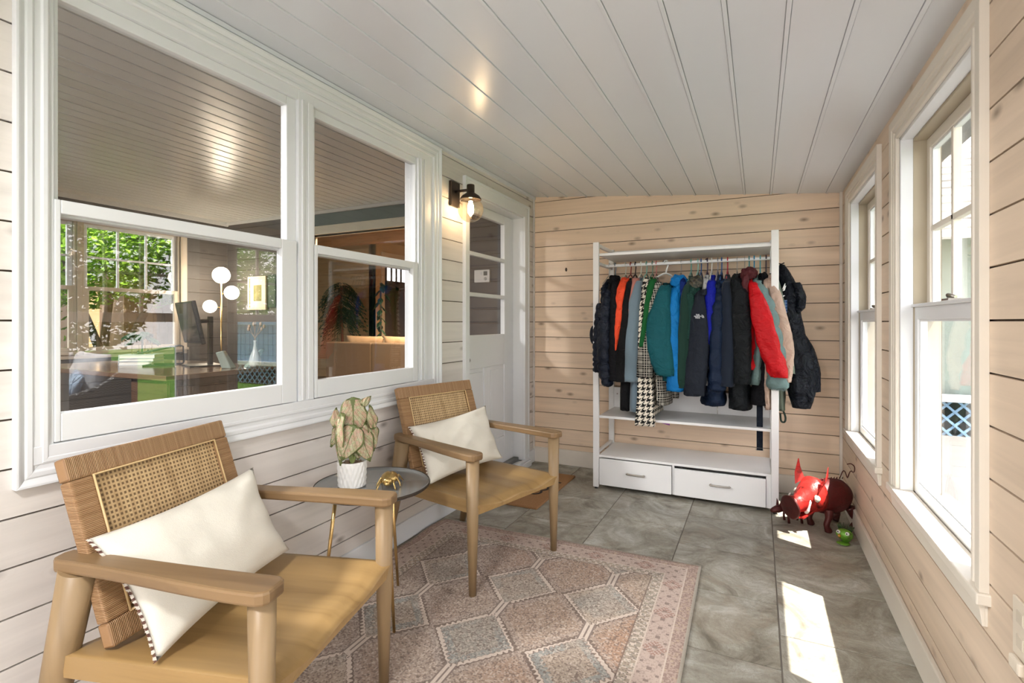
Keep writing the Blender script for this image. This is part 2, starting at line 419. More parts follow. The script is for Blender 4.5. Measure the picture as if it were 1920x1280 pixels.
def board_wall(name, mt, axis, plane, nrm, a0, a1, holes, z0=0, z1=2.42, th=.014, back=.10, gap=.0055, g0=G0, gs=GS, gapm='gap'):
    """axis: direction the boards run (0 x, 1 y); plane: face coordinate on the other axis; nrm: +1/-1 side the face looks to"""
    mb = MB(); zs = [z0]; k = 0
    while g0 + gs * k < z1 - .001:
        if g0 + gs * k > z0 + .01: zs.append(g0 + gs * k)
        k += 1
    zs.append(z1)
    def bx(A0, A1, p0, p1, Z0, Z1):
        p0, p1 = min(p0, p1), max(p0, p1)
        if axis == 0: mb.box(A0, A1, p0, p1, Z0, Z1)
        else: mb.box(p0, p1, A0, A1, Z0, Z1)
    def spans(Z0, Z1):
        sp = [(a0, a1)]
        for h0, h1, hz0, hz1 in holes:
            if hz0 < Z1 - 1e-4 and hz1 > Z0 + 1e-4:
                out = []
                for s0, s1 in sp:
                    if h0 > s0: out.append((s0, min(s1, h0)))
                    if h1 < s1: out.append((max(s0, h1), s1))
                    if False: pass
                sp = [(p, q) for p, q in out if q - p > .002]
        return sp
    cuts = sorted({z for h in holes for z in h[2:]})
    for i in range(len(zs) - 1):
        Z0, Z1 = zs[i] + gap / 2, zs[i + 1] - gap / 2; mb.rnd()
        edges = [Z0] + [c for c in cuts if Z0 < c < Z1] + [Z1]
        for e0, e1 in zip(edges, edges[1:]):
            for s0, s1 in spans(e0, e1): bx(s0, s1, plane, plane - nrm * th, e0, e1)
    mb.cm = 1
    edges = [z0] + [c for c in cuts if z0 < c < z1] + [z1]
    for e0, e1 in zip(edges, edges[1:]):
        for s0, s1 in spans(e0, e1): bx(s0, s1, plane - nrm * (th - .002), plane - nrm * back, e0, e1)
    return mb.build(name, [mt, MAT[gapm]], kind='structure')

LW = (.70, 2.60, .85, 2.285)                # window opening in the left wall (y0, y1, z0, z1)
DW = (3.08, 4.03, .0, 2.16)                 # door opening in the left wall
W2 = (1.79, 2.63, .545, 2.02); W1 = (3.055, 3.895, .545, 2.02); W3 = (.02, .86, .545, 2.02); W4 = (-1.25, -.41, .545, 2.02)
RW = (-1.5, .2, .1, 2.0)
board_wall('wall_left', MAT['pine_lit'], 1, LX, 1, FY, BY, [LW, DW])
board_wall('wall_right', MAT['pine_y'], 1, RX, -1, FY, BY, [W1, W2, W3, W4], z1=2.175, back=.14)
board_wall('wall_back', MAT['pine_x'], 0, BY, -1, LX - .1, RX + .14, [], z1=2.44)
board_wall('wall_front', MAT['pine_x'], 0, FY, 1, LX - .1, RX + .14, [RW], z1=2.44)

mb = MB(); mb.cm = 1; mb.box(LX - .02, RX + .02, FY, BY, -.06, -.003); mb.cm = 0
TW, TH, gx0 = .487, .4735, .077
for i in range(-5, 3):
    x0, x1 = gx0 + TW * i, gx0 + TW * (i + 1); yo = (2.313 if i % 2 == 0 else 2.08)
    for j in range(-9, 6):
        y0, y1 = yo + TH * j, yo + TH * (j + 1); mb.rnd()
        X0, X1, Y0, Y1 = max(x0 + .003, LX), min(x1 - .003, RX), max(y0 + .003, FY), min(y1 - .003, BY)
        if X1 - X0 > .02 and Y1 - Y0 > .02: mb.box(X0, X1, Y0, Y1, -.012, 0)
mb.build('floor', [MAT['tile'], MAT['grout']], kind='structure', bevel=.0015)

# ceiling: beaded boards that run along the room, on the slope
mb = MB(); x = -1.692 - .178; 
def cbox(x0, x1, zt, zb, y0=FY - .05, y1=BY + .05):
    b = len(mb.v)
    for y in (y0, y1):
        for xx, d in ((x0, zb), (x1, zb), (x1, zt), (x0, zt)): mb.v.append((xx, y, cz(xx) + d))
    for q in ((0, 1, 2, 3), (7, 6, 5, 4), (0, 4, 5, 1), (1, 5, 6, 2), (2, 6, 7, 3), (3, 7, 4, 0)): mb.face([b + i for i in q])
while x < RX + .1:
    x0, x1 = max(x + .004, LX - .02), min(x + .178, RX + .02)
    if x1 > x0: cbox(x0, x1 - .0125, .02, 0)
    if x1 > x0 and x + .178 < RX: cbox(x1 - .0115, x1 + .0025, .02, -.0050)
    x += .178
mb.cm = 1; cbox(LX - .10, RX + .10, .08, .012)
mb.build('ceiling', [MAT['ceil'], plain('ceiling_gap', (.62, .62, .63), .8)], kind='structure', bevel=.0015)

# roof over porch and house, with the eave that shades the upper sashes
mb = MB()
mb.prism([(-6.9, 3.1), (-6.9, 3.2), (1.02, 2.33), (1.02, 2.24)], lambda x, z: (x, FY - .6, z), lambda x, z: (x, BY + .5, z))
mb.build('trim_12', plain('roof_shingle_grey', (.16, .16, .16), .9), kind='structure')

def sweep_rect(mb, plane, nrm, r, prof, sides='LTRB'):
    """profile (outward offset, projection from wall) swept round the rectangle r=(y0,y1,z0,z1) on x=plane"""
    y0, y1, z0, z1 = r
    def P(side, o, h, e):
        X = plane + nrm * h
        if side == 'L': return (X, y0 - o, (z0 - o) if e == 0 else (z1 + o)) if 'B' in sides else (X, y0 - o, z0 if e == 0 else z1 + o)
        if side == 'R': return (X, y1 + o, (z1 + o) if e == 0 else (z0 - o)) if 'B' in sides else (X, y1 + o, z1 + o if e == 0 else z0)
        if side == 'T': return (X, (y0 - o) if e == 0 else (y1 + o), z1 + o)
        if side == 'B': return (X, (y1 + o) if e == 0 else (y0 - o), z0 - o)
    for sd in sides:
        mb.loft([[P(sd, o, h, 0) for o, h in prof], [P(sd, o, h, 1) for o, h in prof]], smooth=False)
CAS_L = [(0, 0), (0, .012), (.006, .016), (.016, .016), (.020, .011), (.034, .011), (.040, .017), (.052, .017), (.056, .013), (.068, .022), (.072, .024), (.078, .024), (.078, 0)]
CAS_R = [(0, 0), (0, .010), (.004, .014), (.018, .015), (.022, .010), (.030, .010), (.034, .015), (.046, .016), (.052, .020), (.085, .021), (.085, 0)]
def ringbox(mb, plane0, plane1, r, wl, wr, wt, wb, ch=.0):
    y0, y1, z0, z1 = r
    mb.box(plane0, plane1, y0, y0 + wl, z0, z1); mb.box(plane0, plane1, y1 - wr, y1, z0, z1)
    mb.box(plane0, plane1, y0 + wl, y1 - wr, z1 - wt, z1); mb.box(plane0, plane1, y0 + wl, y1 - wr, z0, z0 + wb)

# ---- the double window in the left wall (window_1)
wn1 = bpy.data.objects.new('window_1', None); COL.objects.link(wn1); wn1['kind'] = 'structure'
mb = MB()
sweep_rect(mb, LX, 1, (.742, 2.655, .872, 2.277), CAS_L)
mb.build('window_casing', MAT['trim'], wn1, bevel=.001)
mb = MB()
mb.box(LX - .10, LX + .004, .70, .755, .85, 2.285); mb.box(LX - .10, LX + .004, 2.512, 2.66, .85, 2.285)
mb.box(LX - .10, LX + .004, 1.625, 1.712, .85, 2.285)
mb.box(LX + .004, LX + .012, 1.640, 1.652, .905, 2.24); mb.box(LX + .004, LX + .010, 1.676, 1.706, .905, 2.24)
mb.box(LX + .004, LX + .012, 2.53, 2.545, .905, 2.24); mb.box(LX + .004, LX + .010, 2.565, 2.595, .905, 2.24)
mb.box(LX - .099, LX + .003, .701, 2.659, 2.235, 2.284)
mb.box(LX - .098, LX + .014, .702, 2.658, .851, .902)
mb.build('window_frame', MAT['trim'], wn1, bevel=.002)
for (y0, y1, gl0, gl1, gu0, gu1) in ((.755, 1.625, .770, 1.535, .772, 1.576), (1.712, 2.512, 1.732, 2.452, 1.732, 2.500)):
    mb = MB(); ringbox(mb, LX - .050, LX - .012, (y0, y1, 1.560, 2.235), gu0 - y0, y1 - gu1, 2.235 - 2.196, .030)
    s = mb.build('upper_sash', MAT['trim'], wn1, bevel=.003)
    MB().box(LX - .034, LX - .030, gu0 - .004, gu1 + .004, 1.585, 2.20).build('pane', MAT['glassw'], s)
    mb = MB(); ringbox(mb, LX - .026, LX + .008, (y0, y1 - .012, .905, 1.607), gl0 - y0, y1 - .012 - gl1, .040, .082)
    s = mb.build('lower_sash', MAT['trim'], wn1, bevel=.003)
    MB().box(LX - .014, LX - .010, gl0 - .004, gl1 + .004, .983, 1.57).build('pane', MAT['glassw'], s)

# ---- right wall windows
def right_window(n, W, visible=True):
    o = bpy.data.objects.new('window_%d' % n, None); COL.objects.link(o); o['kind'] = 'structure'
    y0, y1, z0, z1 = W; zt = .557
    mb = MB(); sweep_rect(mb, RX, -1, (y0, y1, zt, z1), CAS_R, 'LTR'); mb.build('window_casing', MAT['trimtan'], o, bevel=.001)
    mb = MB()
    mb.box(RX, RX + .043, y0 - .004, y0 + .014, zt, z1); mb.box(RX, RX + .043, y1 - .014, y1 + .004, zt, z1); mb.box(RX, RX + .043, y0, y1, z1 - .014, z1 + .004)
    mb.build('jamb', MAT['trim'], o, bevel=.002)
    mb = MB()
    for a, b in ((y0, y0 + .012), (y1 - .012, y1)):
        mb.box(RX + .043, RX + .135, a, b, zt, z1)
    mb.box(RX + .043, RX + .135, y0, y1, z1 - .024, z1)
    mb.build('side_track', MAT['tantrack'], o, bevel=.002)
    mb = MB(); mb.box(RX - .030, RX + .045, y0 - .095, y1 + .095, zt - .030, zt)
    mb.box(RX + .045, RX + .14, y0, y1, zt - .03, zt - .010)
    mb.box(RX + .050, RX + .060, y0 + .012, y1 - .012, zt - .012, zt + .004)
    mb.build('window_sill', MAT['trimtan'], o, bevel=.004)
    mb = MB(); mb.prism([(0, .006), (.060, .006), (.060, .012), (.040, .014), (.012, .018), (0, .018)], lambda a, h: (RX - h, y0 - .075, zt - .030 - a), lambda a, h: (RX - h, y1 + .075, zt - .030 - a))
    mb.box(RX - .006, RX, y0 - .075, y1 + .075, zt - .09, zt - .03)
    mb.build('apron', MAT['trimtan'], o, bevel=.001)
    for nm, xa, Z0, Z1, wb, wt in (('lower_sash', RX + .048, zt - .002, 1.325, .045, .062), ('upper_sash', RX + .088, 1.275, z1 - .024, .03, .045)):
        mb = MB(); ringbox(mb, xa, xa + .034, (y0 + .012, y1 - .012, Z0, Z1), .040, .040, wt, wb)
        if nm == 'lower_sash': mb.box(xa - .014, xa + .034, y0 + .012, y1 - .012, Z1 - .012, Z1)
        s = mb.build(nm, MAT['trimtan'] if nm == 'upper_sash' else MAT['trim'], o, bevel=.003)
        gy0, gy1, gz0, gz1 = y0 + .052, y1 - .052, Z0 + wb, Z1 - wt
        mb = MB(); ringbox(mb, xa + .008, xa + .028, (gy0 - .001, gy1 + .001, gz0 - .001, gz1 + .001), .009, .009, .009, .009); mb.build('glazing_bead', MAT['trim'], s)
        if nm == 'upper_sash':
            mb = MB()
            for k in (1, 2): yy = gy0 + (gy1 - gy0) * k / 3; mb.box(xa + .004, xa + .030, yy - .011, yy + .011, gz0, gz1)
            zz = (gz0 + gz1) / 2; mb.box(xa + .004, xa + .030, gy0, gy1, zz - .011, zz + .011)
            mb.build('muntin', MAT['trimtan'], s, bevel=.003)
        MB().box(xa + .016, xa + .020, gy0, gy1, gz0, gz1).build('pane', MAT['glass'], s)
    yc = (y0 + y1) / 2
    mb = MB(); mb.box(RX + .040, RX + .078, yc - .035, yc + .035, 1.325, 1.332); mb.tube([(RX + .062, yc - .03, 1.336), (RX + .05, yc, 1.343), (RX + .058, yc + .032, 1.337)], [.006, .008, .004], 8)
    mb.build('sash_lock', MAT['steel'], o)
right_window(2, W2); right_window(3, W1); right_window(4, W3); right_window(5, W4)
mb = MB(); ringbox(mb, FY - .06, FY - .02, (0, 1, 0, 1), .05, .05, .05, .05); mb.v = []; mb.f = []; mb.mi = []; mb.rn = []; mb.sm = []
x0, x1, z0, z1 = RW
for a, b in ((x0, x0 + .06), (x1 - .06, x1), ((x0 + x1) / 2 - .04, (x0 + x1) / 2 + .04)): mb.box(a, b, FY - .08, FY + .02, z0, z1)
mb.box(x0, x1, FY - .08, FY + .02, z1 - .06, z1); mb.box(x0, x1, FY - .08, FY + .02, z0, z0 + .06)
w6 = mb.build('window_6', MAT['trim'], kind='structure', bevel=.003)
MB().box(x0, x1, FY - .035, FY - .03, z0, z1).build('pane', MAT['glass'], w6)

# ---- baseboards, corner strip
mb = MB(); mb.box(LX, LX + .016, FY, 3.0, 0, .115); mb.box(LX, LX + .016, 4.11, BY, 0, .115); mb.build('baseboard_left', MAT['trim'], kind='structure', bevel=.004)
MB().box(LX, RX, BY - .014, BY, 0, .135).build('baseboard_back', plain('pale_base_paint', (.72, .66, .58), .45), kind='structure', bevel=.003)
MB().box(RX - .018, RX, FY, BY, 0, .125).build('baseboard_right', MAT['trimtan'], kind='structure', bevel=.005)
MB().box(RX - .018, RX, BY - .030, BY - .014, .135, 2.18).build('trim_1', MAT['trimtan'], kind='structure', bevel=.003)
MB().box(LX, LX + .012, BY - .016, BY, .135, 2.385).build('trim_2', MAT['pine_lit'], kind='structure', bevel=.002)
mb = MB(); mb.prism([(LX, 2.383), (LX + .018, 2.381), (LX + .018, 2.362), (LX, 2.357)], lambda x, z: (x, FY, z), lambda x, z: (x, BY, z)); mb.build('trim_3', MAT['ceil'], kind='structure')

# ---- door in the left wall
dr = bpy.data.objects.new('door_1', None); COL.objects.link(dr); dr['kind'] = 'structure'
mb = MB()
for a, b in ((3.02, 3.085), (4.025, 4.112)):
    mb.box(LX, LX + .020, a, b, .06, 2.262); mb.box(LX + .020, LX + .026, a if a < 3.5 else b - .02, a + .02 if a < 3.5 else b, .06, 2.262)
mb.box(LX, LX + .019, 3.021, 4.111, 2.16, 2.261); mb.box(LX + .018, LX + .025, 3.021, 4.111, 2.242, 2.261)
mb.build('door_casing', MAT['trim'], dr, bevel=.002)
mb = MB(); mb.box(LX - .13, LX, 3.06, 3.085, .06, 2.16); mb.box(LX - .13, LX, 4.025, 4.05, .06, 2.16); mb.box(LX - .13, LX, 3.06, 4.05, 2.15, 2.18)
mb.build('door_jamb', MAT['trim'], dr, bevel=.002)
mb = MB(); mb.box(LX - .13, LX + .045, 3.02, 4.112, 0, .052); mb.box(LX, LX + .03, 3.02, 4.112, .052, .068)
mb.build('threshold', MAT['trim'], dr, bevel=.004)
MB().box(LX - .088, LX - .04, 3.09, 4.02, .055, .085).build('door_sweep', plain('grey_door_sweep', (.18, .18, .18), .5, .4), dr, bevel=.003)
DX = LX - .095; y0, y1 = 3.087, 4.023; zb, ztop = .075, 2.148
mb = MB(); zl = 1.155
mb.box(DX - .04, DX, y0, y0 + .17, zb, ztop); mb.box(DX - .04, DX, y1 - .165, y1, zb, ztop)
mb.box(DX - .04, DX, y0 + .17, y1 - .165, 2.075, ztop); mb.box(DX - .04, DX, y0 + .17, y1 - .165, .90, zl)
mb.box(DX - .04, DX, y0 + .17, y1 - .165, zb, .30)
yc = (y0 + y1) / 2; mb.box(DX - .04, DX, yc - .05, yc + .05, .30, .90)
mb.box(DX - .03, DX - .012, y0 + .16, y1 - .16, .28, .92)
for a, b in ((y0 + .19, yc - .07), (yc + .07, y1 - .185)): mb.box(DX - .02, DX - .005, a, b, .33, .87)
for z in (1.155 + .307, 1.155 + .614): mb.box(DX - .035, DX, y0 + .165, y1 - .16, z - .015, z + .015)
dl = mb.build('door_leaf', MAT['trim'], dr, bevel=.004)
for k in range(3): MB().box(DX - .022, DX - .018, y0 + .165, y1 - .16, zl + .307 * k, zl + .307 * (k + 1)).build('pane', MAT['glass'], dl)
mb = MB(); mb.sphere((DX + .05, 3.15, .98), .028, 16); mb.tube([(DX, 3.15, .98), (DX + .05, 3.15, .98)], .010, 10); mb.tube([(DX, 3.15, .98), (DX + .006, 3.15, .98)], .03, 16)
mb.build('door_knob', MAT['bronze'], dr)

# fill lamp added on the porch ceiling, unseen behind the camera
def fill_light(name, label, x, y, z, e, watts, tilt=0):
    t = thing(name, label, 'light', (x, y, z))
    MB().lathe([(.001, 0), (.17, 0), (.17, -.025), (.001, -.025)], (0, 0, 0), 40).build('base_ring', MAT['trim'], t)
    MB().lathe([(.155, -.026), (.150, -.055), (.11, -.080), (.05, -.092), (.001, -.095)], (0, 0, 0), 40).build('diffuser', emit(name + '_glow', (1, .93, .84), e), t)
    l = bpy.data.lights.new(name + '_lamp', 'AREA'); l.shape = 'DISK'; l.size = .30; l.energy = watts; l.color = (1, .98, .97)
    lo = bpy.data.objects.new(name + '_lamp', l); COL.objects.link(lo); lo.location = (x, y, z - .10); return t
fill_light('porch_fill', 'white ceiling fill lamp added out of view at the near end of the porch', -.75, -.45, cz(-.75) - .004, 9, 22)
# ---------------------------------------------------------------- lamp on the left wall
sc = thing('wall_sconce', 'dark bronze wall lamp with a clear glass globe and glowing bulb beside the white door', 'lamp', (LX, 2.90, 2.06))
MB().box(0, .022, -.052, .052, -.04, .125).build('back_plate', MAT['bronze'], sc, bevel=.004)
mb = MB(); mb.tube([(.02, 0, .06), (.125, 0, .06)], .009, 12); mb.build('arm', MAT['bronze'], sc)
mb = MB(); mb.lathe([(.001, .094), (.024, .092), (.026, .086), (.026, .04), (.034, .034), (.058, .018), (.070, .0), (.070, -.008), (.064, -.006), (.001, .02)], (.135, 0, 0), 28); mb.build('cap', MAT['bronze'], sc)
mb = MB(); prof = []
for i in range(15): a = math.radians(52 - 142 * i / 14); prof.append((max(.084 * math.cos(a), .002), -.070 + .084 * math.sin(a)))
mb.lathe(prof, (.135, 0, 0), 36); mb.f.pop(0) if False else None
mb.build('glass_globe', MAT['bulbglass'], sc)
bulb = MB(); bulb.lathe([(.002, -.012), (.012, -.016), (.014, -.03), (.020, -.05), (.0205, -.075), (.016, -.095), (.008, -.104), (.001, -.106)], (.135, 0, 0), 20)
bulb.build('bulb', emit('bulb_glow', (1, .74, .46), 60), sc)

# ---------------------------------------------------------------- chairs
def shelf(p, q, r, t): return p
def make_chair():
    root = thing('armchair', '', 'chair')
    HW = .309                                                # front legs +-HW on y; front legs at x=0 ; back is -x
    def leg(xt, yt, xb, yb, rt, rm, rb, zt):
        mb = MB(); mb.tube([(xb, yb, .006), (xb + (xt - xb) * .5, yb + (yt - yb) * .5, zt * .5), (xt, yt, zt)], [rb, rm, rt], 24); return mb
    for s in (-1, 1):
        l = leg(0, s * HW, 0, s * HW, .031, .026, .0165, .628).build('leg', MAT['oakz'], root)
        MB().tube([(0, s * HW, 0), (0, s * HW, .007)], .0155, 20).build('foot_cap', MAT['rubber'], l)
        l = leg(-.545, s * .285, -.695, s * .285, .042, .036, .019, .628).build('leg', MAT['oakz'], root)
        MB().tube([(-.696, s * .285, 0), (-.695, s * .285, .007)], .0175, 20).build('foot_cap', MAT['rubber'], l)
    # armrests: plank, rounded at both ends, wider at the front
    for s in (-1, 1):
        pts = []; N = 12
        def hw(x): return .036 + .008 * smooth01((x + .45) / .45) - .004
        out = []
        for i in range(N + 1):                               # outer side from back to front
            x = -.585 + .60 * i / N; out.append((x, s * (HW + hw(x) + .004 - .030 * smooth01(-x / .6))))
        inn = []
        for i in range(N + 1):
            x = .015 - .60 * i / N; inn.append((x, s * (HW - hw(x) - .004 - .022 * smooth01(-x / .6))))
        fr = [(.030, s * (HW + .036)), (.038, s * (HW + .024)), (.038, s * (HW - .024)), (.030, s * (HW - .036))]
        ba = [(-.603, s * (HW - .060)), (-.612, s * (HW - .035)), (-.606, s * (HW - .008))]
        poly = out + fr + inn + ba
        mb = MB(); mb.prism(poly, lambda x, y: (x, y, .626), lambda x, y: (x, y, .658)); mb.build('armrest', MAT['oak'], root, bevel=.007)
    # saddle seat
    def st(u, v):
        y = (u - .5) * 2 * (HW - .004); x = .028 - v * .60
        a = 1 - abs(u - .5) * 2; edge = smooth01(a / .22)
        fr_ = smooth01((.10 - v) / .10)
        dish = .020 * smooth01((a - .05) / .5) * (1 - .35 * math.exp(-((u - .5) / .10) ** 2))
        z = .432 - dish - .012 * fr_ * (1 + .6 * edge) - .016 * v
        return (x - .006 * edge * fr_, y, z)
    mb = MB(); nu, nv = 40, 28; b0 = 0; mb.grid(st, nu, nv)
    n = len(mb.v); mb.cs = False
    per = [i for i in range(nu + 1)] + [(j) * (nu + 1) + nu for j in range(1, nv + 1)] + [nv * (nu + 1) + i for i in reversed(range(nu))] + [j * (nu + 1) for j in reversed(range(1, nv))]
    low = []
    for i in per: x, y, z = mb.v[i]; mb.v.append((min(x, .018), y * .99, .374 - .016 * (-x / .6))); low.append(len(mb.v) - 1)
    for i in range(len(per)): k = (i + 1) % len(per); mb.face((per[i], per[k], low[k], low[i]))
    mb.face(low); mb.build('seat', MAT['oak_seat'], root)
    # backrest: wrapped rattan frame round cane, leaning back
    T = Matrix.Translation((-.470, 0, .425)) @ Matrix.Rotation(math.radians(-19), 4, 'Y')
    fr = MB(); Wd, Hh, fw, th = .272, .495, .062, .018
    def bx(y0, y1, z0, z1, t, rn):
        fr.cr = rn; M = T @ Matrix.Translation((0, (y0 + y1) / 2, (z0 + z1) / 2)); fr.boxm((t * 2, y1 - y0, z1 - z0), M)
    bx(-Wd, Wd, Hh - fw, Hh, th, (0, .3, 0)); bx(-Wd, Wd, 0, fw, th, (0, .6, 0))
    bx(-Wd, -Wd + fw, fw, Hh - fw, th, (1, .2, 0)); bx(Wd - fw, Wd, fw, Hh - fw, th, (1, .9, 0))
    bf = fr.build('back_frame', MAT['rattan'], root, bevel=.006)
    cm = MB(); cm.boxm((.010, 2 * (Wd - fw) + .01, Hh - 2 * fw + .01), T @ Matrix.Translation((0.004, 0, Hh / 2))); cm.build('cane_panel', MAT['cane'], root)
    bd = MB(); yy, z0, z1 = Wd - fw, fw, Hh - fw
    bd.tube([T @ Vector((.019, a, b)) for a, b in ((-yy, z0), (-yy, z1), (yy, z1), (yy, z0), (-yy, z0))], .0035, 8); bd.build('cane_trim', MAT['cane_trim'], root)
    return root
MAT['cane_trim'] = plain('cane_spline', (.62, .44, .22), .5)
MAT['oak_seat'] = wood('honey_oak_seat', (.35, .22, .088), (.26, .155, .058), 0, .36, .7)
ch1 = make_chair()
ch1.location = (-1.015 - .15 / 2, .80 + .30, 0); ch1.rotation_euler[2] = math.radians(14)
tag(ch1, 'pale wooden armchair with cane back nearest the camera, left of the side table')
ch2 = copy_tree(ch1); ch2.location = (-1.089, 2.316, 0); ch2.rotation_euler[2] = math.radians(-15.4)
tag(ch2, 'pale wooden armchair with cane back beyond the side table, nearer the white door')

# ---------------------------------------------------------------- cushions
def pillow_mesh(A, B, C, D, thick, seed, nrm_hint, pinch=.10, n=30, wr=.006):
    """A top-left, B top-right, C bottom-right, D bottom-left; returns closed puffed mesh"""
    A, B, C, D = map(Vector, (A, B, C, D)); N = (B - A).cross(D - A).normalized()
    if N.dot(Vector(nrm_hint)) < 0: N = -N
    mb = MB()
    def side(sg):
        def f(u, v):
            U, V = 2 * u - 1, 2 * v - 1
            pu = u + U * -.5 * pinch * (1 - V * V) * 1.0 * abs(U); pv = v - V * .5 * pinch * (1 - U * U) * abs(V)
            p = (A * (1 - pu) + B * pu) * (1 - pv) + (D * (1 - pu) + C * pu) * pv
            h = ((1 - abs(U) ** 2.6) * (1 - abs(V) ** 2.6)) ** .55
            q = noise.noise(Vector((u * 3.1 + seed, v * 2.7, sg))) * .9 + noise.noise(Vector((u * 7 + seed, v * 6, sg * 3))) * .45
            cre = max(0, .25 - min(math.hypot(U - a, V - b) for a in (-1, 1) for b in (-1, 1))) * .0
            ridge = math.sin(math.atan2(V, U) * 9 + seed) * wr * 1.2 * smooth01((math.hypot(U, V) - .75) / .4) * h
            return p + N * sg * (thick * h + q * wr * 2.6 * h + ridge * 2.2 + .0045 * math.sin(u * 11 + 5 * noise.noise(Vector((u * 2 + seed, v * 2, 0)))) * h * noise.noise(Vector((u * 3, v * 3 + seed, 5))))
        return f
    mb.grid(side(1), n, n); mb.grid(side(-1), n, n)
    return mb
def finish_pillow(mb, name, mt, **k):
    o = mb.build(name, mt, recalc=False)
    bm = bmesh.new(); bm.from_mesh(o.data); bmesh.ops.remove_doubles(bm, verts=bm.verts, dist=.0008); bmesh.ops.recalc_face_normals(bm, faces=bm.faces); bm.to_mesh(o.data); bm.free()
    return o
MAT['cream'] = fabric('cream_cushion_linen', (.70, .665, .58), .9, 420, .05, .2, .35)
def fringe_mat():
    n = NM('brown_fringe_trim'); x = n.xyz(); s = n.M('SINE', n.M('MULTIPLY', x[2], 520)); nz = n.noise(n.P, 90, 2)
    n.col(n.mix(n.M('GREATER_THAN', n.M('ADD', s, n.M('MULTIPLY', n.M('SUBTRACT', nz, .5), 3)), .1), (.72, .66, .58), (.13, .06, .045))); n.set(.9); return n.m
MAT['fringe'] = fringe_mat()
def cushion(A, B, C, D, seed, label):
    t = finish_pillow(pillow_mesh(A, B, C, D, .062, seed, (1, 0, .4)), 'pillow', MAT['cream'])
    tag(t, label, 'pillow', 'cream cushions on the armchairs')
    A, D = Vector(A), Vector(D); n = (Vector(B) - A).cross(D - A).normalized(); 
    if n.dot(Vector((1, 0, .4))) < 0: n = -n
    e = (A - Vector(B)).normalized(); inw = (Vector(B) - A) * .05
    mb = MB(); m = 150
    for i in range(m):
        f0 = (i + .15) / m; f1 = (i + .85) / m
        def pt(f): return A.lerp(D, f) + inw * (1 - (2 * f - 1) ** 2) * .9
        p, q = pt(f0), pt(f1); L = .005 + .002 * random.random(); d = n * random.uniform(-.0015, .0015)
        mb.loft([[p + n * .003, q + n * .003, q - n * .003, p - n * .003], [p + e * L + d + n * .001, q + e * L + d + n * .001, q + e * L + d - n * .001, p + e * L + d - n * .001]], smooth=False)
    mb.build('fringe', MAT['fringe'], t)
    return t
cushion((-1.535, .705, .700), (-1.600, 1.225, .742), (-1.450, 1.250, .472), (-1.300, .735, .437), 1.3, 'cream cushion with brown fringed edge on the nearest armchair')
cushion((-1.665, 2.200, .700), (-1.500, 2.745, .745), (-1.330, 2.640, .468), (-1.480, 2.115, .440), 5.1, 'cream cushion with fringed edge on the far armchair by the door')

# ---------------------------------------------------------------- side table and what stands on it
TX, TY, TZ = -1.505, 1.735, .55

tb = thing('side_table', 'round grey side table with a dished top on three thin brass legs', 'table', (TX, TY, 0))
mb = MB(); mb.lathe([(.001, .530), (.11, .530), (.21, .534), (.238, .541), (.2435, .549), (.2425, .556), (.239, .556), (.233, .550), (.21, .546), (.001, .5455)], (0, 0, 0), 64)
mb.build('table_top', plain('grey_enamel_top', (.30, .31, .31), .18, .55, .6, .05, 5), tb)
mb = MB(); mb.lathe([(.2440, .546), (.2462, .552), (.2440, .558), (.2415, .5565), (.2435, .552)], (0, 0, 0), 64); mb.f.pop(); mb.mi.pop(); mb.rn.pop(); mb.sm.pop()
mb.f.pop(-1); mb.mi.pop(); mb.rn.pop(); mb.sm.pop()
mb.build('rim', MAT['bronze'], tb)
for a in (98, -26, 218):
    c, s = math.cos(math.radians(a)), math.sin(math.radians(a))
    mb = MB(); mb.tube([(.15 * c, .15 * s, .531), (.212 * c, .212 * s, .0)], [.0085, .0062], 12); mb.build('leg', MAT['brass'], tb)

pt = thing('potted_plant', 'potted plant with pink veined heart leaves in a white diamond-pattern pot', 'plant', (-1.580, 1.690, .5457))
mb = MB(); seg = 160; rings = []
for i, (r, z) in enumerate([(.050, 0), (.056, .003)] + [(.0575 + .0035 * (j / 16), .006 + .100 * j / 16) for j in range(17)] + [(.0612, .110), (.055, .110), (.054, .090)]):
    ring = []
    for j in range(seg):
        a = 2 * PI * j / seg; d = 0
        if 2 <= i <= 18:
            ph = (i - 2) / 4.0; u = (j / seg * 20)
            tri = abs(((u + ph * .5) % 1) - .5) + abs(((u - ph * .5) % 1) - .5); d = .0050 * (tri - .5)
        ring.append((max((r + d), 0) * math.cos(a), (r + d) * math.sin(a), z))
    rings.append(ring)
mb.loft(rings); mb.build('pot', MAT['whitecer'], pt)
mb = MB()
for k in range(150):
    a, r = random.random() * 2 * PI, .052 * math.sqrt(random.random()); mb.sphere((r * math.cos(a), r * math.sin(a), .094 + random.random() * .006), .0055, 6, sc=(1, random.uniform(.6, 1), .7))
mb.build('pebbles', plain('brown_pebbles', (.30, .20, .13), .6, 0, .4, .6, 60), pt)
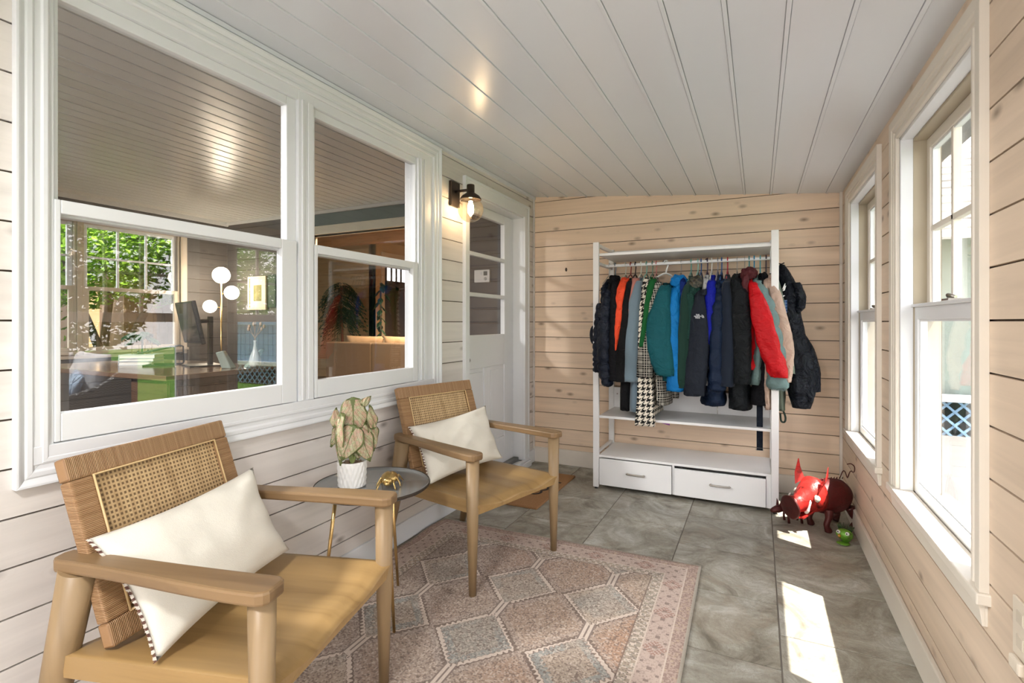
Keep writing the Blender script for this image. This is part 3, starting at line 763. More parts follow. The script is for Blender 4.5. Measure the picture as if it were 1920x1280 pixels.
def leaf_mat():
    n = NM('caladium_leaf'); a = n.n('Attribute', attribute_name='leafuv').outputs['Vector']; x = n.xyz(a); u, v = x[0], x[1]
    au = n.M('ABSOLUTE', u)
    mid = n.M('LESS_THAN', au, n.M('SUBTRACT', .045, n.M('MULTIPLY', v, .03)))
    vein = n.M('LESS_THAN', n.M('ABSOLUTE', n.M('SUBTRACT', n.M('FRACT', n.M('MULTIPLY', n.M('SUBTRACT', v, n.M('MULTIPLY', n.M('POWER', au, .8), .75)), 5.0)), .5)), .045)
    nz = n.noise(n.P, 55, 4, .6); nz2 = n.noise(n.P, 170, 2)
    c = n.mix(n.ramp(nz, [(.42, (0, 0, 0)), (.58, (1, 1, 1))]), (.37, .36, .22), (.43, .26, .19))
    c = n.mix(n.M('MULTIPLY', n.M('GREATER_THAN', nz2, .56), .55), c, (.22, .25, .09))
    edge = n.M('GREATER_THAN', x[2], .86)
    c = n.mix(n.M('MULTIPLY', edge, .9), c, (.09, .12, .03))
    c = n.mix(n.M('MULTIPLY', vein, .9), c, (.11, .10, .045)); c = n.mix(n.M('MULTIPLY', mid, .95), c, (.09, .12, .03))
    n.col(c); n.set(.42, 0, .4); return n.m
MAT['caladium'] = leaf_mat()
def heart_leaf(name, parent, base, tipdir, up, L, W, curl, mt, th=.0012, lobe=.28):
    """base = petiole joint, tipdir direction to tip, up = leaf face normal"""
    t = Vector(tipdir).normalized(); n_ = Vector(up); n_ = (n_ - t * n_.dot(t)).normalized(); s = t.cross(n_)
    me_v, uv = [], []; mb = MB(); nu, nv = 16, 20
    def wid(v):
        if v < 0: return (W * .80 * math.sqrt(max(0, 1 - (v / lobe) ** 2)) * (1 - .0 * abs(v)) + W * .05)
        return W * (1 - v ** 1.7) ** .9 * (.80 + .35 * math.sin(min(v * 4, PI / 2) + .2)) 
    for j in range(nv + 1):
        v = -lobe + (1 + lobe) * j / nv
        for i in range(nu + 1):
            u = -1 + 2 * i / nu; wv = wid(v)
            gap = .0 if v >= 0 else .42 * (abs(v) / lobe) ** 1.3
            uu = u if v >= 0 else (math.copysign(gap + (1 - gap) * abs(u), u) if abs(u) > 0 else 0)
            x = uu * wv; bend = -curl * L * (max(v, 0) ** 2) * .5 + .10 * wv * math.cos(v * 9) * abs(u) ** 2 * .25 - .45 * curl * W * u * u + .004 * math.sin(u * 6 + v * 9)
            p = Vector(base) + t * (v * L) + s * x + n_ * bend
            mb.v.append(tuple(p)); uv.append((u * min(1, wv / W), v, max(abs(u), v, -v - lobe + .96)))
    for j in range(nv):
        for i in range(nu):
            k = j * (nu + 1) + i
            mb.cs = True; mb.face((k, k + 1, k + nu + 2, k + nu + 1))
    o = mb.build(name, mt, parent, recalc=False)
    at = o.data.attributes.new('leafuv', 'FLOAT_VECTOR', 'POINT'); at.data.foreach_set('vector', [c for q in uv for c in q])
    m = o.modifiers.new('solid', 'SOLIDIFY'); m.thickness = th; return o
# camera looks along (-.68,.73): right hand direction of the viewer is about (.73,.68)
Rv = Vector((.730, .683, 0)); Fv = Vector((.683, -.730, 0))       # Fv points to the viewer
def PV(r, f, z): return Rv * r + Fv * f + Vector((0, 0, z))
leaves = [  # base(r,f,z) tip dir(r,f,z) normal L W curl
    ((.000, .045, .240), (-.38, .35, -.9), (-.1, 1, .35), .120, .060, .35),
    ((-.055, .02, .275), (-.18, .25, -1), (-1, .45, .1), .170, .042, .5),
    ((.075, .00, .245), (.22, .2, -.75), (.55, .8, .2), .100, .044, .4),
    ((.035, .03, .225), (.42, .35, -.95), (.4, 1, .3), .120, .052, .35),
    ((.080, -.01, .260), (.12, .1, -1), (.9, .5, .1), .075, .034, .1),
    ((.028, .02, .168), (.0, .35, -.8), (.5, .9, .1), .050, .026, .3),
    ((-.03, .02, .185), (-.3, .2, -.75), (-.3, .8, .3), .055, .026, .4),
    ((-.050, -.01, .250), (-.35, .1, -.5), (-.6, .7, .4), .085, .036, .4),
    ((.03, -.02, .262), (.1, -.1, -.9), (.3, .9, .1), .09, .045, .2)]
pet = MB()
for k, (b, td, nn, L, W, cu_) in enumerate(leaves):
    B_ = PV(*b); heart_leaf('leaf', pt, B_, PV(*td), PV(*nn), L, W, cu_, MAT['caladium'])
    pet.tube(catmull([(0, 0, .09), B_ * .35 + Vector((0, 0, .06)), B_], 8), [.0042] * 5 + [.003] * 4, 8)
# two lobes folded upward at the top and the tall upright leaf at right
heart_leaf('leaf', pt, PV(.004, .005, .325), PV(.04, .12, -1), PV(0, 1, .15), .120, .062, .25, MAT['caladium'], lobe=.48)
heart_leaf('leaf', pt, PV(.045, .004, .352), PV(.55, .02, .62), PV(-.3, 1, .1), .045, .018, .8, MAT['caladium'], lobe=.2)
heart_leaf('leaf', pt, PV(.088, .0, .262), PV(-.12, 0, 1), PV(.5, .8, 0), .085, .026, .2, MAT['caladium'])
heart_leaf('leaf', pt, PV(-.072, .0, .275), PV(.05, 0, 1), PV(-.4, .9, 0), .065, .022, .3, MAT['caladium'])
pet.build('stem', plain('pale_green_stem', (.38, .45, .16), .45), pt)


bt = thing('beetle_figurine', 'brass beetle figurine with bent legs on the grey side table', 'figurine', (-1.440, 1.765, .5457), math.radians(-62)); bt.scale = (1.15, 1.15, 1.15)
mb = MB(); rings = []
for i in range(15):
    t = i / 14; x = -.050 + .075 * t; r = .030 * math.sin(PI * min(.97, t * .88 + .03)) ** .6
    rings.append([(x, r * 1.12 * math.cos(2 * PI * j / 28), .022 + r * .95 * math.sin(2 * PI * j / 28) * (1 if math.sin(2 * PI * j / 28) > 0 else .45) - (.003 if j in (7,) else 0)) for j in range(28)])
mb.loft(rings)
mb.build('wing_case', MAT['goldold'], bt)
mb = MB(); mb.sphere((.034, 0, .024), .017, 18, sc=(.8, 1.1, .95)); mb.sphere((.049, 0, .022), .011, 14, sc=(1, 1.1, .8))
for s in (-1, 1): mb.tube([(.055, s * .005, .024), (.062, s * .009, .034), (.064, s * .012, .030)], .0018, 6)
mb.build('head', MAT['goldold'], bt)
for s in (-1, 1):
    for x0, xe, ye in ((.028, .052, .030), (.005, .008, .040), (-.025, -.046, .038)):
        MB().tube([(x0, s * .022, .020), (x0 + (xe - x0) * .45, s * (ye * .75), .030), (xe, s * ye, .012), (xe + (.008 if xe > 0 else -.008), s * (ye + .004), .0025)], [.004, .0036, .003, .0022], 8).build('leg', MAT['goldold'], bt)

# ---------------------------------------------------------------- rug and doormat
def rugz(x, y):
    z = .009 + .0015 * noise.noise(Vector((x * 4, y * 4, 0)))
    z += .012 * smooth01((x + 0) / .0 if False else 0)
    l = max(0, (-1.48 - x) / .06)                            # the left edge rides up on the baseboard
    return z
mb = MB(); nu, nv = 60, 90
def rt(u, v):
    x = -1.535 * (1 - u); y = -2.75 * (1 - v)
    wob = .012 * smooth01((-x - 1.3) / .2) * math.sin(y * 9) ** 2
    return (x, y + .005 * math.sin(x * 7) * smooth01((y + .3) / .3), rugz(x, y) + wob)
mb.grid(rt, nu, nv)
rug = mb.build('rug', MAT['rug'], loc=(-.262, 2.775, 0), recalc=False); rug.rotation_euler[2] = math.radians(1.2)
m = rug.modifiers.new('solid', 'SOLIDIFY'); m.thickness = .008; m.offset = -1
tag(rug, 'faded pink and rust patterned rug under the armchairs on the tile floor', 'rug')

def coir():
    n = NM('coir_fibre'); a = n.noise(n.P, 220, 2); b = n.noise(n.P, 30, 3)
    c = n.mix(a, (.25, .12, .05), (.52, .30, .15)); n.col(n.mix(n.M('MULTIPLY', b, .4), c, (.36, .18, .08))); n.set(.95, 0, .1); n.bump(a, .8, .01); return n.m
mt_ = thing('doormat', 'brown coir doormat with black lettering in front of the white door', 'mat', (-1.50, 3.545, 0))
mb = MB(); mb.box(-.20, .168, -.40, .40, 0, .016); mb.build('mat_base', coir(), mt_, bevel=.004)
text_mesh('lettering', 'COZY', .15, plain('black_print', (.03, .025, .02), .9), mt_, (.060, .02, .0175), (0, 0, math.radians(80)), .0008, .9, .002, 1)

# ---------------------------------------------------------------- coat rack
RXL, RXR, RYF, RYB = -1.105, .098, 3.775, 4.215
rk = thing('coat_rack', 'white metal and wood coat rack with two drawers against the plank back wall', 'rack', (0, 0, 0))
P = .022
for x in (RXL, RXR):
    for y in (RYF - .012, RYB):
        hz = 1.856
        MB().box(x - P, x + P, y - .013, y + .013, .012, hz).build('post', MAT['rack'], rk, bevel=.003)
        MB().lathe([(.012, 0), (.012, .013)], (x, y, 0), 14).build('foot', MAT['black'], rk)
    MB().box(x - .012, x + .012, RYF, RYB - .01, 1.825, 1.850).build('side_bar', MAT['rack'], rk, bevel=.002)
    MB().box(x - .012, x + .012, RYF, RYB - .01, 1.69, 1.712).build('side_bar', MAT['rack'], rk, bevel=.002)
    MB().box(x - .010, x + .010, RYF, RYB - .01, .255, .275).build('side_bar', MAT['rack'], rk, bevel=.002)
ys0, ys1 = RYF - .010, RYB + .010
mb = MB(); mb.box(RXL + P, RXR - P, ys0, ys1, 1.752, 1.772); mb.build('top_shelf', MAT['rack'], rk, bevel=.002)
MB().box(RXL + P, RXR - P, ys1 - .018, ys1, 1.772, 1.842).build('back_lip', MAT['rack'], rk, bevel=.002)
MB().box(RXL + P, RXR - P, ys0, ys1, .532, .550).build('middle_shelf', MAT['rack'], rk, bevel=.002)
MB().box(RXL + P, RXR - P, ys1 - .018, ys1, .550, .715).build('back_panel', MAT['rack'], rk, bevel=.002)
mb = MB(); mb.box(RXL + P, RXR - P, 3.988, 4.012, 1.688, 1.710); mb.box(RXL + .0, RXL + P, 3.988, 4.012, 1.69, 1.712); mb.box(RXR - P, RXR, 3.988, 4.012, 1.69, 1.712)
mb.build('hanging_rail', MAT['rack'], rk, bevel=.004)
mb = MB(); mb.box(RXL + P, RXR - P, ys0 - .004, ys1, .237, .254); mb.build('bench_top', MAT['rack'], rk, bevel=.002)
mb = MB(); mb.box(RXL + P, RXL + P + .014, ys0 + .015, ys1, .028, .237); mb.box(RXR - P - .030, RXR - P, ys0 + .002, ys1, .028, .237); mb.box(RXL + P, RXR - P, ys0 + .02, ys1, .028, .04); mb.box(RXL + P, RXR - P, ys1 - .01, ys1, .04, .237)
xm = -.545; mb.box(xm - .008, xm + .008, ys0 + .006, ys1, .028, .237); mb.build('drawer_case', MAT['rack'], rk, bevel=.002)
for x0, x1, zt in ((RXL + P + .004, xm - .010, .230), (xm + .010, RXR - P - .032, .220)):
    d = MB().box(x0, x1, ys0 - .012, ys0 + .006, .032, zt).build('drawer', MAT['rack'], rk, bevel=.002)
    xc = (x0 + x1) / 2 + .01; MB().tube(catmull([(xc - .058, ys0 - .011, .140), (xc - .054, ys0 - .030, .140), (xc + .054, ys0 - .030, .140), (xc + .058, ys0 - .011, .140)], 20), .0062, 10).build('handle', MAT['steel'], d)
for x in (-.68, -.36):
    MB().sphere((x, 4.212, 1.735), .011, 12).build('screw_cap', MAT['bronze'], rk)
for x, z in ((RXL + .06, 1.81), (RXR - .06, 1.81), (RXR - .05, .66), (RXR - .05, .61), (RXL + .05, .66)):
    MB().tube([(x, ys1 - .021, z), (x, ys1 - .017, z)], .006, 10).build('screw', MAT['steel'], rk)
tape = MB(); tape.prism([(0, 0), (.062, 0), (.062, -.012)], lambda a, h: (-.63 + a, ys0 - .0022, .531 + h), lambda a, h: (-.63 + a, ys0 - .0008, .531 + h))
tape.build('tape_strip', plain('purple_tape', (.16, .03, .18), .5), rk)

# wall hook (dark oval knot hook) beside the rack
hk = thing('coat_peg', 'small dark oval peg on the plank wall left of the coat rack', 'peg', (-1.522, BY, 1.716))
MB().lathe([(.001, 0), (.017, 0), (.017, .004), (.012, .006), (.001, .007)], (0, 0, 0), 20, Matrix.Diagonal((.55, 1, 1, 1)) @ Matrix.Rotation(PI / 2, 4, 'X')).build('rosette', MAT['bronze'], hk)
MB().tube([(0, -.005, -.004), (0, -.018, -.006), (0, -.022, .004)], [.005, .004, .003], 8).build('pin', MAT['bronze'], hk)
# outlet
ot = thing('wall_outlet', 'cream outlet plate low on the right plank wall at the picture edge', 'outlet', (RX, 1.515, .56))
MB().box(-.008, 0, -.038, .038, -.06, .07).build('cover_plate', plain('almond_plastic', (.72, .64, .53), .4), ot, bevel=.003)
for z in (-.022, .032):
    mb = MB(); mb.box(-.010, -.006, -.016, .016, z - .014, z + .014); mb.build('socket', plain('socket_face', (.62, .55, .45), .4), ot, bevel=.003)
mb = MB(); mb.box(-.022, -.009, -.030, .020, -.085, -.055); mb.build('plug_adapter', plain('almond_adapter', (.74, .66, .55), .4), ot, bevel=.005)
# ---------------------------------------------------------------- coats on the rack
def quilt_mat(name, c, rough=.38, rows=13, amp=.6, sc=60):
    n = NM(name); f = n.noise(n.P, 14, 4, .6, .6); f2 = n.noise(n.V('MULTIPLY', n.P, (40, 40, 90)), 1, 2)
    n.col(n.mix(f, tuple(a * .75 for a in c), tuple(min(1, a * 1.2) for a in c))); n.set(rough + .12, 0, .22); n.bump(n.M('ADD', f, n.M('MULTIPLY', f2, .3)), amp, .03); return n.m
def shell_mat(name, c, rough=.45, amp=.5, sheen=0):
    n = NM(name); f = n.noise(n.P, 11, 5, .55, 1.2); n.col(n.mix(f, tuple(a * .8 for a in c), tuple(min(1, a * 1.18) for a in c))); n.set(rough + .12, 0, .2)
    n.bump(f, amp * 1.3, .045); return n.m
def plaid_mat():
    n = NM('black_white_plaid'); x = n.xyz(); u = n.M('ADD', x[0], n.M('MULTIPLY', x[1], .7)); v = x[2]
    def bars(a, per, lo, hi): f = n.M('FRACT', n.M('DIVIDE', a, per)); return n.M('MULTIPLY', n.M('GREATER_THAN', f, lo), n.M('LESS_THAN', f, hi))
    def weave(a, b): return n.M('MULTIPLY', n.M('ADD', a, b), .5)
    thick = weave(bars(u, .062, .30, .62), bars(v, .062, .30, .62)); thin = n.M('MAXIMUM', bars(u, .062, .08, .13), bars(v, .062, .08, .13)); thin2 = n.M('MAXIMUM', bars(u, .062, .80, .84), bars(v, .062, .80, .84))
    c = n.ramp(thick, [(0, (.012, .012, .012)), (.5, (.13, .125, .11)), (1, (.36, .34, .30))])
    c = n.mix(n.M('MAXIMUM', thin, thin2), c, (.66, .62, .54)); n.col(c); n.set(.9, 0, .2); return n.m
def hound_mat():
    n = NM('houndstooth_wool'); x = n.xyz(); S = .0052
    u = n.M('FLOOR', n.M('DIVIDE', n.M('ADD', x[0], n.M('MULTIPLY', x[1], .8)), S)); v = n.M('FLOOR', n.M('DIVIDE', x[2], S))
    wa = n.M('LESS_THAN', n.M('FLOORED_MODULO', u, 8), 4); we = n.M('LESS_THAN', n.M('FLOORED_MODULO', v, 8), 4)
    top = n.M('LESS_THAN', n.M('FLOORED_MODULO', n.M('SUBTRACT', u, v), 4), 2)
    k = n.M('ADD', n.M('MULTIPLY', top, wa), n.M('MULTIPLY', n.M('SUBTRACT', 1, top), we))
    n.col(n.mix(k, (.74, .68, .58), (.012, .012, .012))); n.set(.9, 0, .2); n.bump(n.noise(n.P, 30, 3), .3, .01); return n.m
def camo_mat():
    n = NM('camo_lining'); f = n.noise(n.P, 26, 2, .5, 1)
    n.col(n.ramp(f, [(0, (.02, .02, .018)), (.42, (.03, .045, .032)), (.5, (.09, .075, .05)), (.6, (.02, .02, .02))], 'CONSTANT')); n.set(.6); return n.m

MAT['hound'] = hound_mat(); MAT['plaid'] = plaid_mat(); MAT['camo'] = camo_mat()
def interp(path, t):
    n = len(path) - 1; P_ = [Vector((p[0], p[1], p[2])) for p in path]
    Q = [P_[0] * 2 - P_[1]] + P_ + [P_[-1] * 2 - P_[-2]]
    s = t * n; i = min(int(s), n - 1); s -= i; a, b, c, d = Q[i:i + 4]
    r = .5 * ((2 * b) + (c - a) * s + (2 * a - 5 * b + 4 * c - d) * s * s + (3 * b - a - 3 * c + d) * s ** 3); r[2] = max(r[2], .006); return r
def drape(mb, path, yfun, hy, seed, folds=.10, quilts=0, qa=.10, rows=44, seg=36, close=True, fold_n=3, tuck=.012):
    rings = []
    for k in range(rows + 1):
        t = k / rows; x, z, hx = interp(path, t); yc = yfun(t); H = hy(t) if callable(hy) else hy; ring = []
        q = 1.0
        if quilts: q = 1 - qa + qa * 2 * abs(math.sin(PI * quilts * t)) ** .5
        for j in range(seg):
            a = 2 * PI * j / seg
            f = 1 + folds * (.6 * math.sin(a * fold_n + seed * 3 + t * 2.5) * smooth01(t * 2.2) + 1.4 * noise.noise(Vector((math.cos(a) * 1.3 + seed, math.sin(a) * 1.3, t * 6 + seed))))
            f += folds * .9 * noise.noise(Vector((math.cos(a) * 3 + seed, math.sin(a) * 3, t * 14))) + folds * .45 * noise.noise(Vector((math.cos(a) * 7 + seed, math.sin(a) * 7, t * 30)))
            ca, sa = math.cos(a), math.sin(a)
            ex = math.copysign(abs(ca) ** .85, ca); ey = math.copysign(abs(sa) ** .85, sa)
            ring.append((x + hx * ex * f * q, yc + H * ey * f * q, z + .006 * noise.noise(Vector((ca * 2, sa * 2, t * 5 + seed)))))
        rings.append(ring)
    if close:
        x, z, hx = interp(path, 1); yc = yfun(1)
        last = rings[-1]; ins = [(x + (p[0] - x) * .82, yc + (p[1] - yc) * .82, p[2] + .002) for p in last]; ins2 = [(x + (p[0] - x) * .7, yc + (p[1] - yc) * .7, p[2] + tuck * 2.5) for p in last]
        rings += [ins, ins2]
    mb.loft(rings); return mb

GY, GZ0, GSZ = -.13, .0456, .9635      # garments were cut a little long: hang them on the rail
HOOK_M = {}
def hanger(x, colour, tilt=0, wire=False, big=False, label=''):
    key = colour
    if key not in HOOK_M: HOOK_M[key] = plain('hanger_plastic_%d' % len(HOOK_M), colour, .35, .9 if wire else 0)
    r = .0021 if wire else .0040
    if big: r = .0055
    t = thing('coat_hanger', label, 'hanger', (x * .98, 4.0, 1.700), 0, 'hangers on the rail')
    mb = MB(); pts = []
    R = .0195
    for i in range(15):
        a = math.radians(-15 + 195 * i / 14); pts.append((tilt * .2, -R * math.cos(a) * -1 if False else R * math.cos(a), R * math.sin(a) - .0035))
    # hook: front end short, runs over the rail and down the back to the neck
    pts = [(0, R * math.cos(math.radians(200 - 205 * i / 14)), .001 + R * math.sin(math.radians(200 - 205 * i / 14))) for i in range(15)]
    pts += [(tilt * .3, .019, -.02), (tilt, .006, -.05), (tilt, 0, -.075)]
    mb.tube(pts, r, 8); mb.build('hook', HOOK_M[key], t)
    mb = MB(); L = .19
    mb.tube(catmull([(tilt, -L, -.155), (tilt, -.10, -.115), (tilt, 0, -.078), (tilt, .10, -.115), (tilt, L, -.155)], 24), r * 1.25, 8)
    mb.tube([(tilt, -L, -.155), (tilt, -L + .01, -.168), (tilt, L - .01, -.168), (tilt, L, -.155)], r, 8); mb.build('arms', HOOK_M[key], t)
    if big: t.rotation_euler[2] = math.radians(-38)
    return t

# hangers: hook x, colour, kind
HG = [(-1.089, (.5, .5, .5), 1, 'thin wire'), (-1.040, (.22, .28, .34), 0, 'slate grey'), (-.957, (.75, .73, .62), 0, 'cream'), (-.916, (.35, .03, .02), 0, 'dark red'), (-.879, (.03, .02, .02), 0, 'black'),
      (-.835, (.80, .79, .70), 0, 'white'), (-.792, (.20, .45, .38), 0, 'sea green'), (-.746, (.14, .26, .19), 0, 'dark green'), (-.717, (.62, .22, .20), 0, 'pink red'), (-.644, (.85, .85, .83), 2, 'thick white'),
      (-.532, (.5, .5, .5), 1, 'chrome'), (-.459, (.16, .42, .38), 0, 'teal'), (-.410, (.32, .62, .55), 0, 'mint'), (-.387, (.03, .10, .28), 0, 'blue'), (-.343, (.05, .03, .07), 0, 'dark purple'), (-.313, (.85, .85, .80), 0, 'bright white'),
      (-.271, (.30, .28, .32), 0, 'grey'), (-.244, (.02, .10, .34), 0, 'royal blue'), (-.204, (.55, .03, .06), 0, 'crimson'), (-.140, (.5, .5, .5), 1, 'steel wire'), (-.089, (.55, .55, .55), 1, 'bare metal'), (-.060, (.05, .32, .36), 0, 'dark teal'),
      (-.027, (.02, .25, .45), 0, 'bright blue'), (.012, (.10, .40, .45), 0, 'turquoise'), (.050, (.03, .02, .04), 0, 'near black')]
WHERE = ['the leftmost hook on the rail', 'second hook from the left end of the rail', 'above the orange jacket', 'just right of the orange jacket', 'above the pink garment', 'above the pale blue wool coat', 'above the houndstooth scarf', 'above the green garment', 'above the plaid coat', 'showing at the neck of the teal jacket',
         'above the bright blue jacket', 'above the dark green jacket', 'above the camouflage hood', 'just right of the camouflage hood', 'above the grey hooded top', 'above the royal blue jacket', 'between royal blue and navy jackets', 'above the navy quilted jacket', 'above the slate blue jacket', 'above the big black coat', 'above the maroon hood', 'left of the red puffer top', 'above the pale aqua puffer', 'above the belted black coat', 'above the beige coat by the right post']
for (x, c, k, nm), wh in zip(HG, WHERE):
    hanger(x, c, 0.0, k == 1, k == 2, '%s hanger hook, %s' % (nm, wh))

def garment(name, cat, label, hx, sleeve, body, mt, folds=.10, quilts=0, qa=.10, yn=3.86, hem=None, far=True, hy=.045, bw=.030, smt=None, top=1.600, fold_n=3, yb=(3.875, 4.215), seed=None):
    """hx hook x; sleeve / body: lists of (x, z, half width); the body spans front to back of the rack"""
    seed = seed if seed is not None else random.random() * 20
    t = thing(name, label, cat, (-.036 * hx, GY, GZ0), 0, 'coats hanging on the white rack'); t.scale = (1, 1, GSZ)
    ym, yh = (yb[0] + yb[1]) / 2, (yb[1] - yb[0]) / 2
    bz = hem if hem is not None else body[-1][1]
    mb = MB()
    bp = [(hx, top, .016), (hx, top - .035, .022), (hx, top - .075, bw)] + list(body)
    def bhy(tt):
        z = interp(bp, tt)[1]; s = smooth01((top + .005 - z) / .10); return .030 + (yh - .030) * s ** .8
    drape(mb, bp, lambda t_: ym, bhy, seed, folds, quilts * 1.1 if quilts else 0, qa * .6, rows=48, seg=44, fold_n=fold_n)
    mb.build('body', mt, t)
    if sleeve:
        z0 = sleeve[0][1]
        sp = [(sleeve[0][0], sleeve[0][1] + .012, sleeve[0][2] * .45)] + list(sleeve)
        mb = MB(); drape(mb, sp, lambda t_: yn + .085 - .085 * smooth01(t_ * 2.2), lambda t_: hy * (.55 + .45 * smooth01(t_ * 4)), seed + 3, folds, quilts, qa, rows=52)
        sl_ = mb.build('sleeve', smt or mt, t)
        if quilts == 0 and cat == 'jacket' and sleeve[-1][2] > .03:
            x, z, h = sleeve[-1]; mb = MB(); drape(mb, [(x, z + .045, h * 1.03), (x, z + .02, h * 1.04), (x, z - .004, h * 1.0)], lambda t_: yn, hy * 1.02, seed + 3, folds * .6, rows=8); mb.build('cuff', smt or mt, sl_)
        if far:
            mb = MB(); dx = hx - sleeve[0][0]
            sp2 = [(hx + .4 * (p[0] - sleeve[0][0]), p[1], min(p[2], .045)) for p in sp]
            drape(mb, sp2, lambda t_: 4.205, lambda t_: .030, seed + 7, folds, quilts, qa, rows=36, seg=24); mb.build('sleeve', smt or mt, t)
    return t
def collar(t, x, z, r, mt, h=.045, lean=0, yc=4.06, name='collar'):
    mb = MB(); rings = []
    for zz, rr in ((-.02, 1.15), (.0, 1.1), (h * .5, 1.0), (h, .98), (h + .004, .88), (h * .5, .82), (0, .8)):
        rings.append([(x + lean * zz + r * rr * .62 * math.cos(2 * PI * j / 28) * (1 + .07 * math.sin(3 * 2 * PI * j / 28)), yc + r * rr * 1.25 * math.sin(2 * PI * j / 28), z + zz + .010 * math.sin(2 * PI * j / 28 + .5)) for j in range(28)])
    mb.loft(rings, cap0=True, cap1=True); return mb.build(name, mt, t)
def hood(t, x, z, rx, ry, rz, mt, y=3.98, seed=1.0, name='hood', droop=.3):
    mb = MB(); rings = []; n = 22
    for i in range(n + 1):
        a = PI * i / n; ring = []
        for j in range(28):
            b = 2 * PI * j / 28; rr = math.sin(max(.03, min(PI - .03, a))) ** .75
            v = Vector((math.cos(b) * rr, math.sin(b) * rr, math.cos(a)))
            f = 1 + .28 * noise.noise(v * 1.6 + Vector((seed, 0, 0))) + .12 * noise.noise(v * 4 + Vector((0, seed, 0)))
            hollow = .22 * math.exp(-((v.x - .2) ** 2 + (v.z + .1) ** 2) / .18) if v.y < 0 else 0
            ring.append((x + rx * v.x * f, y + ry * v.y * (f - hollow), z + rz * v.z * f - droop * rz * max(0, -v.y) ** 2))
        rings.append(ring)
    mb.loft(rings); return mb.build(name, mt, t)

C = 'jacket'
m = quilt_mat('midnight_puffer', (.008, .012, .024), .36)
g = garment('puffer_jacket', C, 'midnight navy puffer jacket, leftmost on the rack, sleeve in front of the white post', -1.085, [(-1.046, 1.50, .022), (-1.055, 1.40, .036), (-1.064, 1.276, .042), (-1.074, 1.033, .050), (-1.062, .87, .045), (-1.045, .760, .030)],
            [(-1.085, 1.40, .034), (-1.095, 1.1, .042), (-1.10, .86, .046)], m, .07, 12, .20, hy=.055)
sl = MB(); drape(sl, [(-1.115, 1.40, .02), (-1.130, 1.2, .030), (-1.128, 1.0, .036), (-1.122, .86, .040)], lambda t_: 3.90, .045, 3, .08, 10, .2); sl.build('sleeve', m, g)
collar(g, -1.075, 1.53, .05, m, .05)
mb = MB(); mb.sphere((-1.205, 4.02, 1.15), .045, 16, sc=(.6, 1, 1.7)); mb.build('cuff', m, g)
m = shell_mat('soft_black_cloth', (.005, .005, .007), .7)
g = garment(C, C, 'black hooded jacket between the navy puffer and the orange jacket', -1.040, [(-.998, 1.56, .022), (-.992, 1.40, .036), (-.992, 1.276, .038), (-.992, 1.02, .045), (-.995, .812, .048)], [(-1.03, 1.4, .04), (-1.02, 1.1, .045), (-1.01, .80, .045)], m, .09)
hood(g, -1.030, 1.575, .045, .08, .055, m, 4.0, 2.1)
m = shell_mat('orange_red_nylon', (.80, .075, .025), .42, .7)
g = garment(C, C, 'bright orange red jacket with crumpled collar', -.957, [(-.935, 1.555, .026), (-.942, 1.47, .036), (-.955, 1.336, .042), (-.968, 1.18, .028), (-.974, 1.04, .010)], [(-.95, 1.4, .034), (-.955, 1.2, .03), (-.96, .95, .02)], m, .12)
hood(g, -.938, 1.555, .036, .055, .045, m, 3.955, 4.4)
m = shell_mat('deep_black_wool', (.008, .008, .009), .8)
garment('coat', 'coat', 'long black coat hanging between the orange jacket and the pink garment', -.916, [(-.880, 1.555, .026), (-.900, 1.40, .036), (-.906, 1.276, .040), (-.934, .95, .046), (-.938, .80, .044)], [(-.91, 1.4, .034), (-.92, 1.0, .042), (-.93, .575, .044)], m, .08)
m = fabric('dusty_pink_knit', (.42, .17, .14), .85)
garment('cardigan', 'cardigan', 'thin dusty pink garment left of the pale blue wool coat', -.879, [(-.845, 1.575, .024), (-.862, 1.42, .028), (-.872, 1.276, .028), (-.900, 1.0, .022), (-.910, .85, .016)], [(-.87, 1.4, .025), (-.885, 1.0, .022), (-.90, .86, .018)], m, .08, yn=3.87)
m = fabric('pale_blue_wool', (.155, .215, .265), .92, 300, .10, .5, .35)
g = garment('coat', 'coat', 'pale blue grey wool coat with wide straight sleeve', -.835, [(-.820, 1.555, .028), (-.838, 1.42, .044), (-.850, 1.276, .050), (-.864, 1.038, .051), (-.866, .805, .051)], [(-.83, 1.4, .035), (-.845, 1.0, .045), (-.848, .57, .055)], m, .05)
collar(g, -.815, 1.555, .045, m, .035)
g = garment('scarf', 'scarf', 'black and cream houndstooth scarf hanging lowest beside the pale blue coat', -.792, [(-.762, 1.575, .024), (-.776, 1.45, .032), (-.784, 1.322, .030), (-.790, 1.087, .026), (-.770, .83, .048), (-.764, .64, .060), (-.766, .48, .066)], [(-.78, 1.3, .028), (-.755, .9, .045), (-.735, .56, .055)], MAT['hound'], .14, yn=3.868, far=False, fold_n=4, hy=.030)
m = fabric('bottle_green_knit', (.008, .10, .025), .85)
garment('sweater', 'sweater', 'narrow bottle green garment between houndstooth and plaid cloth', -.746, [(-.712, 1.562, .022), (-.735, 1.40, .026), (-.748, 1.275, .026), (-.782, 1.07, .018)], [(-.74, 1.3, .024), (-.76, 1.08, .02), (-.765, .92, .018)], m, .08, yn=3.852)
g = garment('coat', 'coat', 'black and white plaid coat partly hidden by the teal jacket', -.717, [(-.682, 1.54, .032), (-.705, 1.40, .040), (-.720, 1.275, .042), (-.748, 1.041, .055), (-.762, .845, .062)], [(-.69, 1.3, .035), (-.67, 1.0, .050), (-.655, .80, .055), (-.650, .635, .050)], MAT['plaid'], .07, yn=3.857)
mb = MB(); drape(mb, [(-.60, .80, .03), (-.595, .73, .036), (-.592, .668, .036)], lambda t_: 4.10, .05, 9, .06, rows=16); mb.build('sleeve', MAT['plaid'], g)
